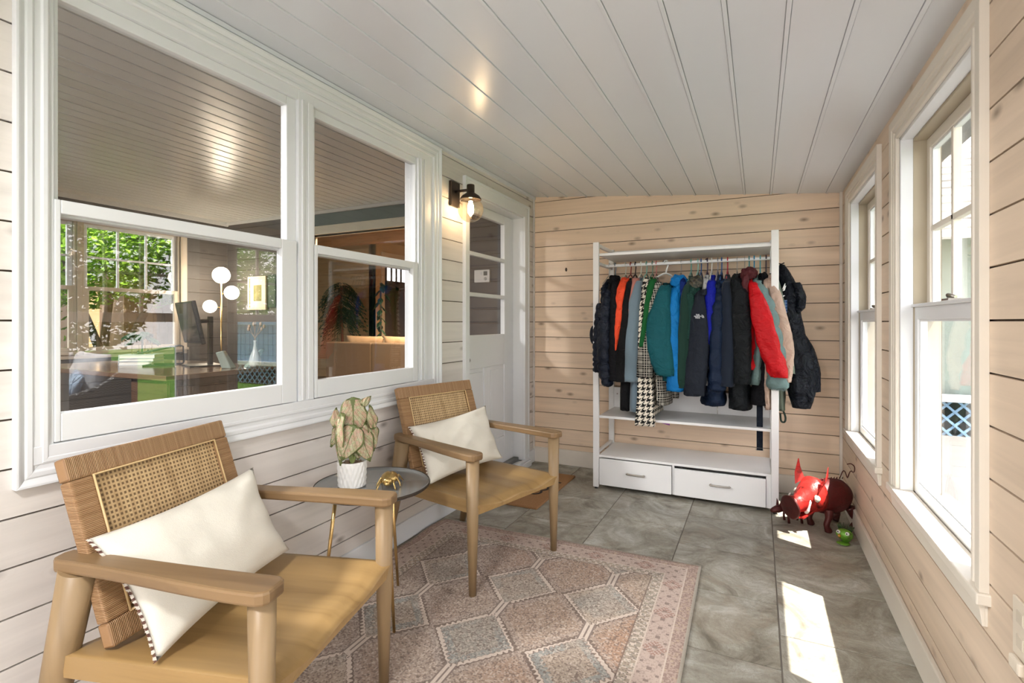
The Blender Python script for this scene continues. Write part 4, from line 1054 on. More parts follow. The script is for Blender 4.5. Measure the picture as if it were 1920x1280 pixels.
m = shell_mat('teal_shell_fabric', (.006, .085, .105), .55, .45)
g = garment(C, C, 'teal jacket with large sleeve and a thick white hanger at its neck', -.644, [(-.620, 1.515, .040), (-.636, 1.40, .066), (-.652, 1.275, .084), (-.656, 1.10, .090), (-.630, .95, .078), (-.612, .870, .062)], [(-.63, 1.4, .05), (-.625, 1.1, .07), (-.60, .815, .075)], m, .06, yn=3.835, hy=.06, top=1.555)
collar(g, -.615, 1.500, .048, shell_mat('dark_teal_collar', (.004, .045, .055), .6), .05)
MB().sphere((-.588, 3.783, .893), .006, 10).build('snap_button', MAT['black'], g)
# thick white hanger shoulders showing in front of the teal collar
m = shell_mat('bright_blue_shell', (.004, .175, .50), .45, .5)
g = garment(C, C, 'bright blue jacket with a rounded hood', -.532, [(-.545, 1.50, .036), (-.556, 1.40, .044), (-.556, 1.25, .042), (-.560, 1.08, .046), (-.550, .90, .052), (-.545, .758, .058)], [(-.53, 1.4, .045), (-.53, 1.1, .05), (-.525, .755, .055)], m, .08)
hood(g, -.535, 1.555, .058, .085, .050, m, 3.975, 7.7)
m2 = shell_mat('dark_blue_lining', (.004, .02, .16), .6); hood(g, -.500, 1.50, .026, .06, .075, m2, 3.93, 3.3, 'lining')
m = fabric('forest_green_fleece', (.012, .040, .030), .9, 300, .2, .2)
garment(C, C, 'dark forest green jacket between the bright blue and charcoal jackets', -.459, [(-.462, 1.52, .025), (-.470, 1.40, .036), (-.474, 1.25, .040), (-.482, 1.0, .044), (-.490, .785, .044)], [(-.46, 1.4, .035), (-.47, 1.1, .04), (-.475, .77, .045)], m, .08)
m = shell_mat('charcoal_softshell', (.014, .018, .028), .65, .4)
g = garment(C, C, 'charcoal jacket with a small white logo on the chest and a camouflage hood', -.405, [(-.378, 1.47, .032), (-.378, 1.38, .044), (-.378, 1.25, .058), (-.384, 1.05, .068), (-.400, .88, .072), (-.412, .735, .066)], [(-.40, 1.35, .05), (-.41, 1.1, .06), (-.42, .735, .065)], m, .05, hy=.055, yn=3.84)
hood(g, -.405, 1.540, .050, .075, .052, MAT['camo'], 3.93, 5.5)
mg = shell_mat('bottle_green_lining', (.010, .045, .036), .6); hood(g, -.420, 1.478, .048, .06, .042, mg, 3.90, 8.8, 'lining')
mb = MB(); drape(mb, [(-.440, 1.46, .020), (-.430, 1.36, .036), (-.425, 1.26, .034), (-.450, 1.13, .010)], lambda t_: 3.84, .02, 2, .05, rows=24); mb.build('front_panel', mg, g)
collar(g, -.350, 1.47, .045, m, .02, yc=3.88)
wl = plain('white_embroidery', (.62, .64, .68), .7)
text_mesh('logo', 'THE\nNORTH\nFACE', .013, wl, g, (-.383, 3.7745, 1.2935), (PI / 2, 0, math.radians(3)), .0012, .95, .0003, .8)
mb = MB()
for r in (.006, .0105, .015):
    arc = [(-.358 + r * math.sin(math.radians(90 * i / 8)) , 3.7755, 1.283 + r * 1.35 * math.cos(math.radians(90 * i / 8))) for i in range(9)]
    mb.tube(arc, .0016, 6)
mb.build('logo_dome', wl, g)
m = fabric('heather_grey_fleece', (.42, .43, .43), .9)
g = garment('hoodie', 'hoodie', 'light grey hooded top mostly hidden behind the charcoal jacket', -.343, None, [(-.345, 1.4, .03), (-.345, 1.0, .03), (-.345, .80, .03)], m, .08)
hood(g, -.338, 1.530, .030, .05, .045, m, 3.93, 1.9)
m = shell_mat('royal_blue_nylon', (.004, .010, .30), .5, .4)
g = garment(C, C, 'royal blue jacket narrow behind the navy quilted one', -.300, [(-.302, 1.545, .028), (-.305, 1.45, .038), (-.308, 1.341, .040), (-.312, 1.2, .034), (-.315, 1.1, .020)], [(-.30, 1.35, .035), (-.31, 1.1, .035), (-.315, .95, .03)], m, .08, yn=3.868)
collar(g, -.300, 1.55, .040, m, .035)
m = quilt_mat('navy_quilt', (.004, .013, .038), .45, 13, .5)
g = garment('puffer_jacket', C, 'navy quilted jacket flaring wide at its hem, centre of the rack', -.255, [(-.245, 1.49, .026), (-.254, 1.40, .036), (-.262, 1.274, .040), (-.268, 1.052, .044), (-.264, .85, .048), (-.262, .77, .046)], [(-.26, 1.35, .035), (-.275, 1.0, .045), (-.29, .80, .065), (-.292, .655, .078)], m, .09, 9, .16)
collar(g, -.238, 1.495, .038, shell_mat('navy_collar', (.006, .022, .060), .5), .060, yc=3.96)
mb = MB(); mb.tube([(-.262, 3.90, .655), (-.262, 3.90, .60)], [.003, .0018], 8); mb.build('zip_pull', MAT['steel'], g)
m = fabric('slate_navy_fleece', (.010, .016, .030), .85, 300, .15, .2)
g = garment(C, C, 'slate navy jacket between the navy quilted jacket and big black coat', -.204, [(-.202, 1.53, .025), (-.199, 1.40, .038), (-.193, 1.25, .046), (-.192, 1.05, .052), (-.203, .81, .052)], [(-.20, 1.35, .04), (-.20, 1.1, .045), (-.20, .80, .05)], m, .06)
collar(g, -.204, 1.54, .036, m, .035)
m = shell_mat('heavy_black_shell', (.006, .008, .010), .5, .7)
g = garment('coat', 'coat', 'big black coat left of the red puffer', -.140, [(-.138, 1.55, .034), (-.118, 1.45, .050), (-.110, 1.32, .060), (-.103, 1.16, .060), (-.100, .95, .056), (-.103, .83, .052)], [(-.135, 1.35, .05), (-.13, 1.0, .065), (-.125, .80, .07), (-.12, .640, .072)], m, .08, hy=.06)
hood(g, -.140, 1.555, .038, .07, .045, m, 3.99, 6.2)
m = shell_mat('maroon_nylon', (.085, .016, .020), .42, .5)
g = garment(C, C, 'maroon hooded jacket, only its hood and lapel show above the black coat', -.085, None, [(-.075, 1.4, .03), (-.07, 1.2, .03), (-.07, .95, .03)], m, .08)
hood(g, -.062, 1.590, .050, .075, .050, m, 3.94, 9.9); hood(g, -.083, 1.50, .028, .05, .085, m, 3.885, 4.9, 'lapel')
m = quilt_mat('scarlet_puffer', (.52, .005, .010), .30, 13, .55)
g = garment('puffer_jacket', C, 'bright red puffer jacket with long slanting sleeve', -.055, [(-.036, 1.52, .030), (-.010, 1.42, .048), (.022, 1.273, .058), (.058, 1.113, .063), (.092, .987, .060), (.120, .885, .052)], [(-.05, 1.35, .04), (-.045, 1.1, .05), (-.035, .925, .05)], m, .12, 7, .07, yn=3.84, hy=.055)
mb = MB(); tmark = [(.098, .93), (.104, .905), (.110, .925), (.117, .905), (.122, .928)]
mb.tube([(x, 3.776, z) for x, z in tmark], .0016, 6); mb.build('embroidery', shell_mat('dark_red_thread', (.30, .004, .01), .6), g)
m = quilt_mat('aqua_puffer', (.135, .21, .21), .42, 13, .4)
g = garment('puffer_jacket', C, 'pale aqua puffer jacket behind the red one, quilted cuff showing below', -.020, [(-.005, 1.53, .026), (.040, 1.379, .048), (.078, 1.18, .052), (.105, .96, .054), (.112, .80, .058)], [(-.01, 1.35, .035), (0, 1.1, .035), (-.02, .82, .045)], m, .06, 9, .2, yn=3.868, hy=.05)
text_mesh('logo', 'Columbia', .026, plain('grey_thread', (.10, .15, .16), .7), g, (.120, 3.8125, .805), (PI / 2, 0, math.radians(4)), .001, .9)
m = shell_mat('matt_black_cloth', (.005, .005, .007), .75)
g = garment('coat', 'coat', 'black belted coat whose belt dangles to the lower shelf', .018, None, [(.025, 1.35, .035), (.025, 1.0, .045), (.020, .82, .055), (.015, .680, .068)], m, .08)
hood(g, .030, 1.55, .032, .05, .05, m, 3.97, 2.9)
mb = MB(); mb.box(-.010, .028, 3.945, 3.949, .315 + .045, .70); mb.build('belt', shell_mat('navy_webbing', (.010, .014, .024), .8), g)
mb = MB(); mb.tube([(-.013, 3.947, .360), (.031, 3.947, .360), (.031, 3.947, .376), (-.013, 3.947, .376), (-.013, 3.947, .360)], .0022, 8); mb.build('buckle', MAT['steel'], g)
m = shell_mat('beige_cotton', (.50, .36, .29), .55, .6)
g = garment('coat', 'coat', 'beige pink raincoat right of the red puffer, by the right post', .050, [(.076, 1.545, .026), (.102, 1.43, .036), (.136, 1.24, .050), (.163, 1.063, .050), (.162, .92, .044), (.160, .852, .036)], [(.05, 1.35, .03), (.055, 1.0, .032), (.058, .80, .03), (.060, .655, .022)], m, .10, yn=3.885, hy=.045)
hood(g, .082, 1.535, .030, .05, .045, m, 3.96, 3.9)
m = fabric('sage_green_cloth', (.14, .17, .13), .8)
g = garment(C, C, 'sage green jacket partly hidden behind the right white post', .082, [(.105, 1.555, .018), (.135, 1.40, .022), (.150, 1.24, .026), (.185, 1.0, .026), (.198, .905, .022)], [(.08, 1.35, .016), (.11, 1.0, .03), (.125, .80, .04), (.135, .640, .030)], m, .08, yn=3.925, yb=(3.95, 4.22))
mb = MB(); mb.tube(catmull([(.145, 3.98, .66), (.165, 3.98, .60), (.160, 3.98, .565), (.140, 3.98, .570), (.135, 3.98, .62)], 16), .006, 8); mb.build('drawcord', shell_mat('dark_green_cord', (.03, .045, .035), .7), g)
# black shell hung on the outside of the right post
m = shell_mat('black_rain_shell', (.004, .006, .011), .30, 1.1)
g = thing('rain_jacket', 'black rain jacket with white marks hung outside the right post of the rack', C, (-.007, GY, GZ0)); g.scale = (1, 1, GSZ)
mb = MB(); drape(mb, [(.150, 1.650, .018), (.168, 1.58, .038), (.190, 1.46, .058), (.200, 1.34, .058), (.222, 1.17, .062), (.255, .96, .078), (.262, .80, .080), (.262, .672, .055)], lambda t_: 4.02, lambda t_: .05 + .06 * smooth01(t_ * 2), 11, .10, seg=48, rows=60, fold_n=4); mb.build('body', m, g)
mb = MB(); drape(mb, [(.230, 1.52, .028), (.250, 1.44, .036), (.252, 1.36, .030), (.240, 1.32, .015)], lambda t_: 3.97, .05, 4, .10, rows=24); mb.build('sleeve', m, g)
mb = MB(); drape(mb, [(.275, 1.16, .020), (.305, 1.066, .036), (.335, .93, .042), (.342, .80, .036), (.344, .775, .034)], lambda t_: 4.06, .05, 14, .08, rows=40); mb.build('sleeve', m, g)
mb = MB()
for pth in ([(.158, 1.475), (.165, 1.49), (.172, 1.515)], [(.158, 1.500 - .035), (.166, 1.470), (.176, 1.500)], [(.150, 1.432), (.160, 1.428), (.170, 1.434)]):
    mb.tube([(x - .008, 3.905, z) for x, z in pth], [.003, .005, .002], 8)
mb.build('logo', plain('white_print', (.75, .75, .75), .6), g)
def bplaid():
    n = NM('blue_plaid_patch'); x = n.xyz(); f = lambda a, p: n.M('LESS_THAN', n.M('FRACT', n.M('DIVIDE', a, p)), .14)
    n.col(n.mix(n.M('MAXIMUM', f(x[0], .011), f(x[2], .020)), (.01, .05, .17), (.25, .36, .5))); n.set(.8); return n.m
mb = MB(); mb.box(.145, .176, 3.906, 3.930, 1.315, 1.402); mb.build('patch', bplaid(), g)
MB().tube([(RXR + P, 4.03, 1.665), (.15, 4.03, 1.66), (.165, 4.03, 1.668)], .004, 8).build('hanging_loop', m, g)

# ---------------------------------------------------------------- metal animals in the corner
def metal_red(name, c, r=.28):
    r += .12; n = NM(name); f = n.noise(n.P, 25, 4, .6, 1); n.col(n.mix(n.ramp(f, [(.5, (0, 0, 0)), (.72, (1, 1, 1))]), c, (.05, .012, .01))); n.set(r, .35, .6); n.bump(f, .3, .01); return n.m
RED = metal_red('red_painted_metal', (.42, .014, .012)); REDL = metal_red('bright_red_metal', (.60, .035, .028), .22); DRED = metal_red('dark_maroon_metal', (.085, .012, .010), .35)
pig = thing('pig_sculpture', 'red painted metal pig sculpture with open snout and curly tail in the corner', 'sculpture', (.385, 3.66, 0), math.radians(222))
PH = 1.22
mb = MB(); rings = []
prof = [(-.155, .004), (-.150, .030), (-.130, .065), (-.09, .094), (-.03, .106), (.03, .104), (.075, .092), (.095, .080)]
for x, r in [tuple(p) for p in prof]:
    rings.append([(x, r * .88 * math.cos(2 * PI * j / 36), .190 + r * math.sin(2 * PI * j / 36)) for j in range(36)])
mb.loft(rings); mb.build('body', metal_red('pig_body_red', (.11, .010, .010), .38), pig)
mb = MB(); rings = []
for x, r, z in ((.088, .080, .200), (.12, .083, .205), (.165, .062, .190), (.205, .043, .172), (.235, .040, .160), (.243, .050, .157), (.246, .036, .156), (.225, .026, .160)):
    rings.append([(x, r * .86 * math.cos(2 * PI * j / 30), z + r * math.sin(2 * PI * j / 30)) for j in range(30)])
mb.loft(rings); hd = mb.build('head', REDL, pig); hd.scale = (1.18, 1.28, 1.28); hd.location = (-.010, 0, -.048)
mb = MB(); mb.lathe([(.018, 0), (.052, .002), (.056, .010), (.050, .014), (.018, .008)], (0, 0, 0), 28, Matrix.Translation((.243, 0, .156)) @ Matrix.Rotation(PI / 2 + .15, 4, 'Y')); mb.build('snout', DRED, hd)
mb = MB(); mb.loft([[(.13, -.04, .140), (.13, .04, .140), (.13, .04, .150), (.13, -.04, .150)], [(.20, -.03, .105), (.20, .03, .105), (.20, .03, .112), (.20, -.03, .112)], [(.235, -.012, .108), (.235, .012, .108), (.235, .012, .113), (.235, -.012, .113)]], smooth=False); mb.build('jaw', REDL, hd)
for s in (-1, 1):
    mb = MB(); mb.loft([[(.115, s * .045, .265), (.150, s * .066, .235), (.146, s * .070, .236), (.110, s * .048, .268)], [(.105, s * .075, .310), (.132, s * .085, .285), (.128, s * .088, .286), (.101, s * .078, .312)], [(.108, s * .082, .352), (.112, s * .083, .349), (.110, s * .085, .350), (.106, s * .083, .353)]], smooth=False); mb.build('ear', REDL, hd)
    MB().lathe([(.001, .010), (.010, .008), (.016, .0), (.017, -.004), (.001, -.004)], (0, 0, 0), 20, Matrix.Translation((.150, s * .062, .205)) @ Matrix.Rotation(-s * 1.25, 4, 'X')).build('eye', plain('pale_painted_eye', (.55, .5, .42), .3), hd)
    MB().tube(catmull([(.200, s * .040, .140), (.205, s * .056, .150), (.195, s * .060, .185), (.188, s * .056, .200)], 10), [.007] * 5 + [.005] * 4 + [.003, .001], 8).build('tusk', plain('white_tusk', (.72, .68, .62), .3), hd)
    for x, kx in ((.055, .02), (-.105, -.03)):
        mb = MB(); mb.tube(catmull([(x, s * .055, .130), (x + kx * .5, s * .062, .085), (x + kx * 1.3, s * .062, .045), (x + kx * .5, s * .062, .004)], 12), [.027, .026, .024, .022, .020, .018, .017, .017, .017, .016, .018, .020, .021], 12); mb.build('leg', DRED, pig)
mb = MB(); mb.tube(catmull([(-.125 + .020 * math.cos(-1.6 + i * .5), .004 * i - .03 + .014 * math.sin(i * .5), .305 + .020 * math.sin(-1.6 + i * .5) + .0010 * i) for i in range(22)] + [(-.135, .06, .345), (-.130, .065, .375), (-.115, .055, .392), (-.095, .045, .388)], 120), .0028, 8); mb.build('tail', DRED, pig)
mb = MB()
for i in range(9): x = -.11 + .022 * i; mb.tube([(x, 0, .294 - abs(x) * .08), (x - .005, 0, .306 - abs(x) * .08)], [.005, .001], 6)
mb.build('mane', DRED, pig)

rc = thing('armadillo_sculpture', 'small spiky red metal animal sculpture beside the drawer end, left of the pig', 'sculpture', (.192, 3.655, 0), math.radians(205))
mb = MB(); rings = []
for x, r in ((-.085, .003), (-.08, .020), (-.055, .038), (-.02, .047), (.02, .046), (.05, .036), (.07, .022)):
    rings.append([(x, r * .85 * math.cos(2 * PI * j / 24), .095 + r * math.sin(2 * PI * j / 24)) for j in range(24)])
mb.loft(rings); mb.build('body', RED, rc)
for k in range(5):
    x = -.055 + .026 * k; r = .046 - abs(k - 2) * .005; mb = MB(); arc = []
    for a, b in ((0, .016),):
        R0 = [(x, (r + .002) * .9 * math.cos(math.radians(t)), .095 + (r + .002) * math.sin(math.radians(t))) for t in range(-20, 201, 10)]
        R1 = [(x - .016, (r + .010 + (.007 if i % 2 else 0)) * .9 * math.cos(math.radians(t)), .097 + (r + .010 + (.007 if i % 2 else 0)) * math.sin(math.radians(t))) for i, t in enumerate(range(-20, 201, 10))]
        R2 = [(p[0] + .002, p[1] * .97, p[2] - .002) for p in R1]; R3 = [(p[0] + .002, p[1] * .97, p[2] - .002) for p in R0]
        n0 = len(mb.v); mb.loft([R0, R1, R2, R3], False, False, closed=False, smooth=False)
    mb.build('shell_band', REDL if k % 2 else RED, rc)
mb = MB(); mb.tube([(.06, 0, .088), (.09, 0, .082), (.118, 0, .074), (.135, 0, .070)], [.020, .024, .018, .009], 14); mb.build('head', DRED, rc)
for s in (-1, 1):
    MB().tube([(.085, s * .014, .100), (.082, s * .022, .122), (.085, s * .024, .140)], [.009, .006, .001], 8).build('ear', DRED, rc)
    for x in (.035, -.045): MB().tube([(x, s * .025, .07), (x + .004, s * .028, .035), (x, s * .028, .003)], [.010, .007, .008], 8).build('leg', DRED, rc)

GR = metal_red('lime_painted_metal', (.14, .34, .03), .3)
fg = thing('frog_figurine', 'green metal frog figurine with white eyes on the tiles right of the pig', 'figurine', (.440, 3.43, 0), math.radians(245))
mb = MB(); mb.sphere((0, 0, .050), .042, 24, sc=(.75, 1.05, .75)); mb.build('head', GR, fg)
mb = MB(); mb.lathe([(.001, .012), (.030, .010), (.034, .006), (.001, .0)], (.020, 0, 0), 28); mb.build('base', GR, fg)
mb = MB(); mb.sphere((-.018, 0, .032), .030, 18, sc=(.8, 1, 1)); mb.build('body', GR, fg)
for s in (-1, 1):
    e = MB().sphere((.026, s * .022, .066), .0105, 14).build('eye', plain('white_enamel_eye', (.8, .8, .78), .25), fg)
    MB().sphere((.0345, s * .022, .068), .0042, 10).build('pupil', MAT['black'], e)
MB().lathe([(.001, .008), (.006, .006), (.009, 0), (.001, 0)], (0, 0, 0), 14, Matrix.Translation((.030, -.016, .046)) @ Matrix.Rotation(PI / 2, 4, 'Y')).build('flower_spot', plain('orange_paint', (.6, .25, .03), .4), fg)
mb = MB()
for i in range(18):
    a = math.radians(-80 + 160 * i / 17 + 180); L = .022 + .012 * random.random(); c, s = math.cos(a), math.sin(a)
    mb.tube([(.020 * c - .005, .030 * s, .070), ((.020 + L * .6) * c - .01, (.030 + L * .6) * s, .078 + L * .7)], [.004, .0008], 6)
mb.build('crest', metal_red('dark_green_metal', (.03, .07, .02), .4), fg)
# ---------------------------------------------------------------- the house room behind the big window
FZ, OCZ, OX, OY = .15, 2.55, -6.25, 4.41
MAT['greypan'] = boards('charcoal_shiplap', 0, (.105, .098, .095), (.06, .055, .052), .12)
MAT['greypany'] = boards('charcoal_shiplap_side', 1, (.105, .098, .095), (.06, .055, .052), .12)
MAT['tanpan'] = boards('golden_pine_planks', 0, (.42, .28, .15), (.30, .18, .09), .3)
MAT['tanplain'] = plain('golden_wall_paint', (.45, .31, .16), .6, 0, .3, .05, 4)
MAT['winpaint'] = plain('almond_window_paint', (.55, .47, .37), .45, 0, .4, .03)
MAT['floorwood'] = wood('house_wood_floor', (.06, .032, .018), (.035, .018, .01), 1, .3)
WA = (2.812, 3.80, .955, 2.30); WB = (1.70, 2.768, .955, 2.30)
board_wall('wall_office_far', MAT['greypany'], 1, OX, 1, -.6, OY, [WA, WB], z0=FZ, z1=OCZ + .1, g0=.30, gs=.165)
board_wall('wall_office_end', MAT['greypan'], 0, OY, -1, OX - .1, -1.93, [(-4.78, -2.98, FZ, 2.275)], z0=FZ, z1=OCZ + .1, g0=.30, gs=.135, back=.09)
board_wall('wall_office_near', MAT['greypan'], 0, -.6, 1, OX - .1, -1.93, [], z0=FZ, z1=OCZ + .1, g0=.30, gs=.165)
mb = MB(); mb.box(OX - .1, LX - .13, -.6, OY, FZ - .1, FZ); mb.build('floor_office', MAT['floorwood'], kind='structure')
mb = MB(); y = OX
while y < LX - .1:
    a, b = y, min(y + .118, LX - .10); mb.box(a, b - .013, -.6, OY, OCZ, OCZ + .02); y += .118
mb.cm = 1; mb.box(OX - .1, LX - .10, -.6, OY + .1, OCZ + .012, OCZ + .1)
mb.build('ceiling_office', [plain('office_ceiling_paint', (.72, .72, .68), .26, 0, .5, .02, 3), MAT['gap']], kind='structure', bevel=.002)
mb = MB(); mb.box(OX, -1.95, OY - .030, OY, 2.515, OCZ); mb.box(OX, OX + .02, -.6, OY, 2.50, OCZ); mb.build('trim_4', MAT['trim'], kind='structure', bevel=.003)
mb = MB(); mb.box(-4.82, -2.95, OY - .03, OY + .13, 2.275, 2.372); mb.build('trim_5', plain('cream_beam_paint', (.72, .70, .60), .45), kind='structure', bevel=.004)
mb = MB(); mb.box(-4.86, -4.78, OY - .02, OY + .12, FZ, 2.275); mb.box(-2.98, -2.90, OY - .02, OY + .12, FZ, 2.275); mb.build('trim_6', MAT['winpaint'], kind='structure', bevel=.003)
mb = MB(); mb.box(-4.78, -2.98, OY - .004, OY + .06, 2.375, 2.512); mb.build('trim_7', plain('teal_band_paint', (.10, .155, .165), .3, 0, .5), kind='structure', bevel=.002)
for i, W in enumerate((WA, WB)):
    o = bpy.data.objects.new('window_%d' % (7 + i), None); COL.objects.link(o); o['kind'] = 'structure'
    y0, y1, z0, z1 = W
    mb = MB()
    if i == 0: sweep_rect(mb, OX, 1, (WB[0], WA[1], WA[2], WA[3]), [(0, 0), (0, .02), (.075, .02), (.075, 0)]); mb.box(OX - .1, OX + .012, WB[1], WA[0], z0, z1)
    mb.box(OX - .10, OX, y0, y0 + .02, z0, z1); mb.box(OX - .1, OX, y1 - .02, y1, z0, z1); mb.box(OX - .1, OX, y0, y1, z1 - .02, z1)
    mb.box(OX - .1, OX + .045, y0 - (.08 if i else 0), y1 + (0 if i else .08), z0 - .03, z0); mb.build('window_casing', MAT['winpaint'], o, bevel=.003)
    zm = 1.605
    for nm, xa, a, b in (('lower_sash', OX - .035, z0, zm + .02), ('upper_sash', OX - .07, zm - .02, z1 - .02)):
        mb = MB(); ringbox(mb, xa, xa + .03, (y0 + .02, y1 - .02, a, b), .045, .045, .04, .04)
        gy0, gy1, gz0, gz1 = y0 + .065, y1 - .065, a + .04, b - .04
        if nm == 'upper_sash':
            for k in (1, 2): yy = gy0 + (gy1 - gy0) * k / 3; mb.box(xa + .005, xa + .028, yy - .011, yy + .011, gz0, gz1)
            zz = (gz0 + gz1) / 2; mb.box(xa + .005, xa + .027, gy0, gy1, zz - .011, zz + .011)
        s = mb.build(nm, MAT['winpaint'] if nm == 'lower_sash' else MAT['trim'], o, bevel=.003)
        MB().box(xa + .013, xa + .017, gy0, gy1, gz0, gz1).build('pane', MAT['glass'], s)

DKX0, DKX1, DKY0, DKY1, DKZ = -5.35, -3.49, 2.03, 2.96, .90
dk = thing('desk', 'dark brown wooden desk inside the house with monitor on top', 'desk', (0, 0, 0))
MB().box(DKX0, DKX1, DKY0, DKY1, DKZ - .035, DKZ).build('desk_top', plain('polished_brown_top', (.13, .075, .045), .12, 0, .6, .2, 12), dk, bevel=.004)
mb = MB(); mb.box(DKX1 - .45, DKX1 - .015, DKY0 + .03, DKY1 - .03, FZ + .05, DKZ - .035); pd = mb.build('pedestal', MAT['darkwood'], dk, bevel=.004)
for k in range(3): z = FZ + .09 + k * .20; MB().box(DKX1 - .016, DKX1 - .006, DKY0 + .08, DKY1 - .08, z, z + .18).build('drawer_panel', MAT['darkwood'], pd, bevel=.004)
for x in (DKX0 + .03, DKX1 - .06):
    for y in (DKY0 + .02, DKY1 - .06): MB().box(x, x + .04, y, y + .04, FZ, DKZ - .035).build('leg', MAT['darkwood'], dk, bevel=.002)
DZ = DKZ
mn = thing('computer_monitor', 'black computer monitor seen edge-on on its stand on the house desk', 'monitor', (-4.06, 2.66, DZ), math.radians(70))
M = Matrix.Translation((-.10, 0, .35)) @ Matrix.Rotation(math.radians(-12), 4, 'Y')
mb = MB(); mb.boxm((.030, .56, .34), M); mb.build('screen_housing', MAT['black'], mn, bevel=.006)
mb = MB(); mb.boxm((.003, .53, .31), M @ Matrix.Translation((-.017, 0, 0))); mb.build('screen', plain('dark_screen', (.02, .02, .025), .12), mn)
mb = MB(); mb.box(.03, .06, -.03, .03, .01, .40); mb.boxm((.12, .04, .03), Matrix.Translation((-.02, 0, .36))); mb.build('stand', MAT['black'], mn, bevel=.004)
MB().box(-.13, .11, -.14, .14, 0, .012).build('stand_base', MAT['black'], mn, bevel=.004)
ls = thing('laptop_stand', 'thin black metal laptop stand on the desk before the monitor', 'stand', (-4.36, 2.56, DZ), math.radians(40))
mb = MB()
for s in (-1, 1): mb.tube([(-.15, s * .09, .006), (.07, s * .09, .006), (.08, s * .09, .02), (.075, s * .09, .15), (.05, s * .09, .16), (-.18, s * .09, .105), (-.185, s * .09, .125)], .007, 8)
mb.tube([(.075, -.09, .10), (.075, .09, .10)], .007, 8); mb.tube([(-.15, -.09, .006), (-.15, .09, .006)], .006, 8); mb.build('stand_frame', MAT['black'], ls)
for k, (z, h, c, nm) in enumerate(((0, .030, (.62, .65, .68), 'bottom'), (.031, .024, (.50, .54, .58), 'middle'), (.056, .030, (.70, .72, .74), 'top'))):
    b = thing('book', '%s book of the pale stack by the window on the house desk' % nm, 'book', (-4.66, 2.52, DZ + z), math.radians(32 + 4 * k), 'books stacked on the desk')
    cm_ = plain('book_cover_%d' % k, c, .5)
    mb = MB(); mb.box(-.13, .13, -.095, .095, 0, .003); mb.box(-.13, .13, -.095, .095, h - .003, h); mb.box(-.13, -.126, -.095, .095, .002, h - .002); mb.build('cover', cm_, b, bevel=.001)
    MB().box(-.125, .126, -.090, .090, .003, h - .003).build('pages', plain('book_pages_%d' % k, (.7, .68, .62), .8), b)
dp = thing('desk_plant', 'small dark leafy plant in a glass cube on the stacked books', 'plant', (-4.66, 2.52, DZ + .087))
mb = MB(); mb.box(-.05, .05, -.05, .05, 0, .004); mb.build('glass_cube', MAT['glass'], dp)
for a, b in ((-.05, -.05), (.05, -.05), (.05, .05), (-.05, .05)): MB().box(a - .002, a + .002, b - .002, b + .002, 0, .11).build('edge', MAT['brass'], dp)
for k in range(16):
    a = k * 2.4; r = .03 + .07 * random.random(); z = .11 + .07 * random.random()
    heart_leaf('leaf', dp, (r * math.cos(a), r * math.sin(a), z), (math.cos(a), math.sin(a), -.35), (0, 0, 1), .085, .036, .5, HERB) if k else None
    if not k: HERB = plain('dark_green_leaf', (.02, .07, .02), .4, 0, .5, .4, 20)
MB().tube([(0, 0, .0), (.005, 0, .13)], .006, 6).build('stem', HERB, dp)
for x, y, r_ in ((-3.665, 2.60, 20), (-3.60, 2.72, -25)):
    b = thing('bookend', ('left' if x < -3.65 else 'right') + ' slanted glass prism bookend beside the vase on the house desk', 'bookend', (x, y, DZ), math.radians(r_))
    mb = MB(); s = -1 if x < -3.65 else 1
    mb.loft([[(-.04, -.035, 0), (.04, -.035, 0), (.04, .035, 0), (-.04, .035, 0)], [(-.04, -.015 + s * .09, .125), (.02, -.015 + s * .09, .14), (.02, .020 + s * .09, .14), (-.04, .020 + s * .09, .125)]], smooth=False)
    mb.build('prism', plain('pale_green_glass', (.30, .36, .32), .08, 0, .8), b, bevel=.006)
vs = thing('vase', 'bulbous pale glass bottle vase with dried stems on the house desk', 'vase', (-3.53, 2.72, DZ))
mb = MB(); mb.lathe([(.001, 0), (.030, .002), (.042, .02), (.045, .05), (.038, .085), (.020, .13), (.011, .17), (.011, .20), (.014, .212), (.009, .212), (.008, .17)], (0, 0, 0), 28)
mb.build('vase_body', plain('pearl_glass', (.42, .42, .38), .12, 0, .8, .15, 15), vs)
mb = MB(); 
for k in range(7):
    a = k * .9; e = Vector((.05 * math.cos(a), .06 * math.sin(a) + .01, .34 - .02 * (k % 3))); mb.tube(catmull([(0, 0, .15), (0, 0, .22), e], 8), .0018, 5); mb.sphere(e, .011, 8, sc=(1, 1, 1.5))
mb.build('dried_stems', plain('dried_straw', (.42, .27, .16), .8), vs)
fl = thing('floor_lamp', 'brass floor lamp with three glowing white globes in the house room', 'lamp', (-5.87, 4.06, FZ))
mb = MB(); mb.tube([(0, 0, .02), (0, 0, 1.60)], .010, 10); mb.build('pole', MAT['brass'], fl)
MB().lathe([(.001, 0), (.14, 0), (.14, .02), (.001, .025)], (0, 0, 0), 28).build('base', MAT['brass'], fl)
GL = emit('opal_globe_glow', (1, .84, .64), 16)
for dx, dy, z, r in ((.0, 0, 1.675, .098), (.080, .080, 1.465, .083), (-.085, -.085, 1.295, .075)):
    MB().sphere((dx, dy, z), r, 24).build('globe', GL, fl)
    if dx: MB().tube([(0, 0, z - .02), (dx * .6, dy * .6, z)], .006, 8).build('globe_arm', MAT['brass'], fl)
pf = thing('picture_frame', 'square cream framed picture on the dark end wall of the house room', 'picture', (-5.66, OY, 1.62))
mb = MB(); 
for a, b, c, d in ((-.165, -.135, -.21, .21), (.135, .165, -.21, .21), (-.135, .135, .18, .21), (-.135, .135, -.21, -.18)): mb.box(a, b, -.03, -.002, c, d)
mb.build('frame', plain('cream_frame', (.72, .58, .42), .5), pf, bevel=.003)
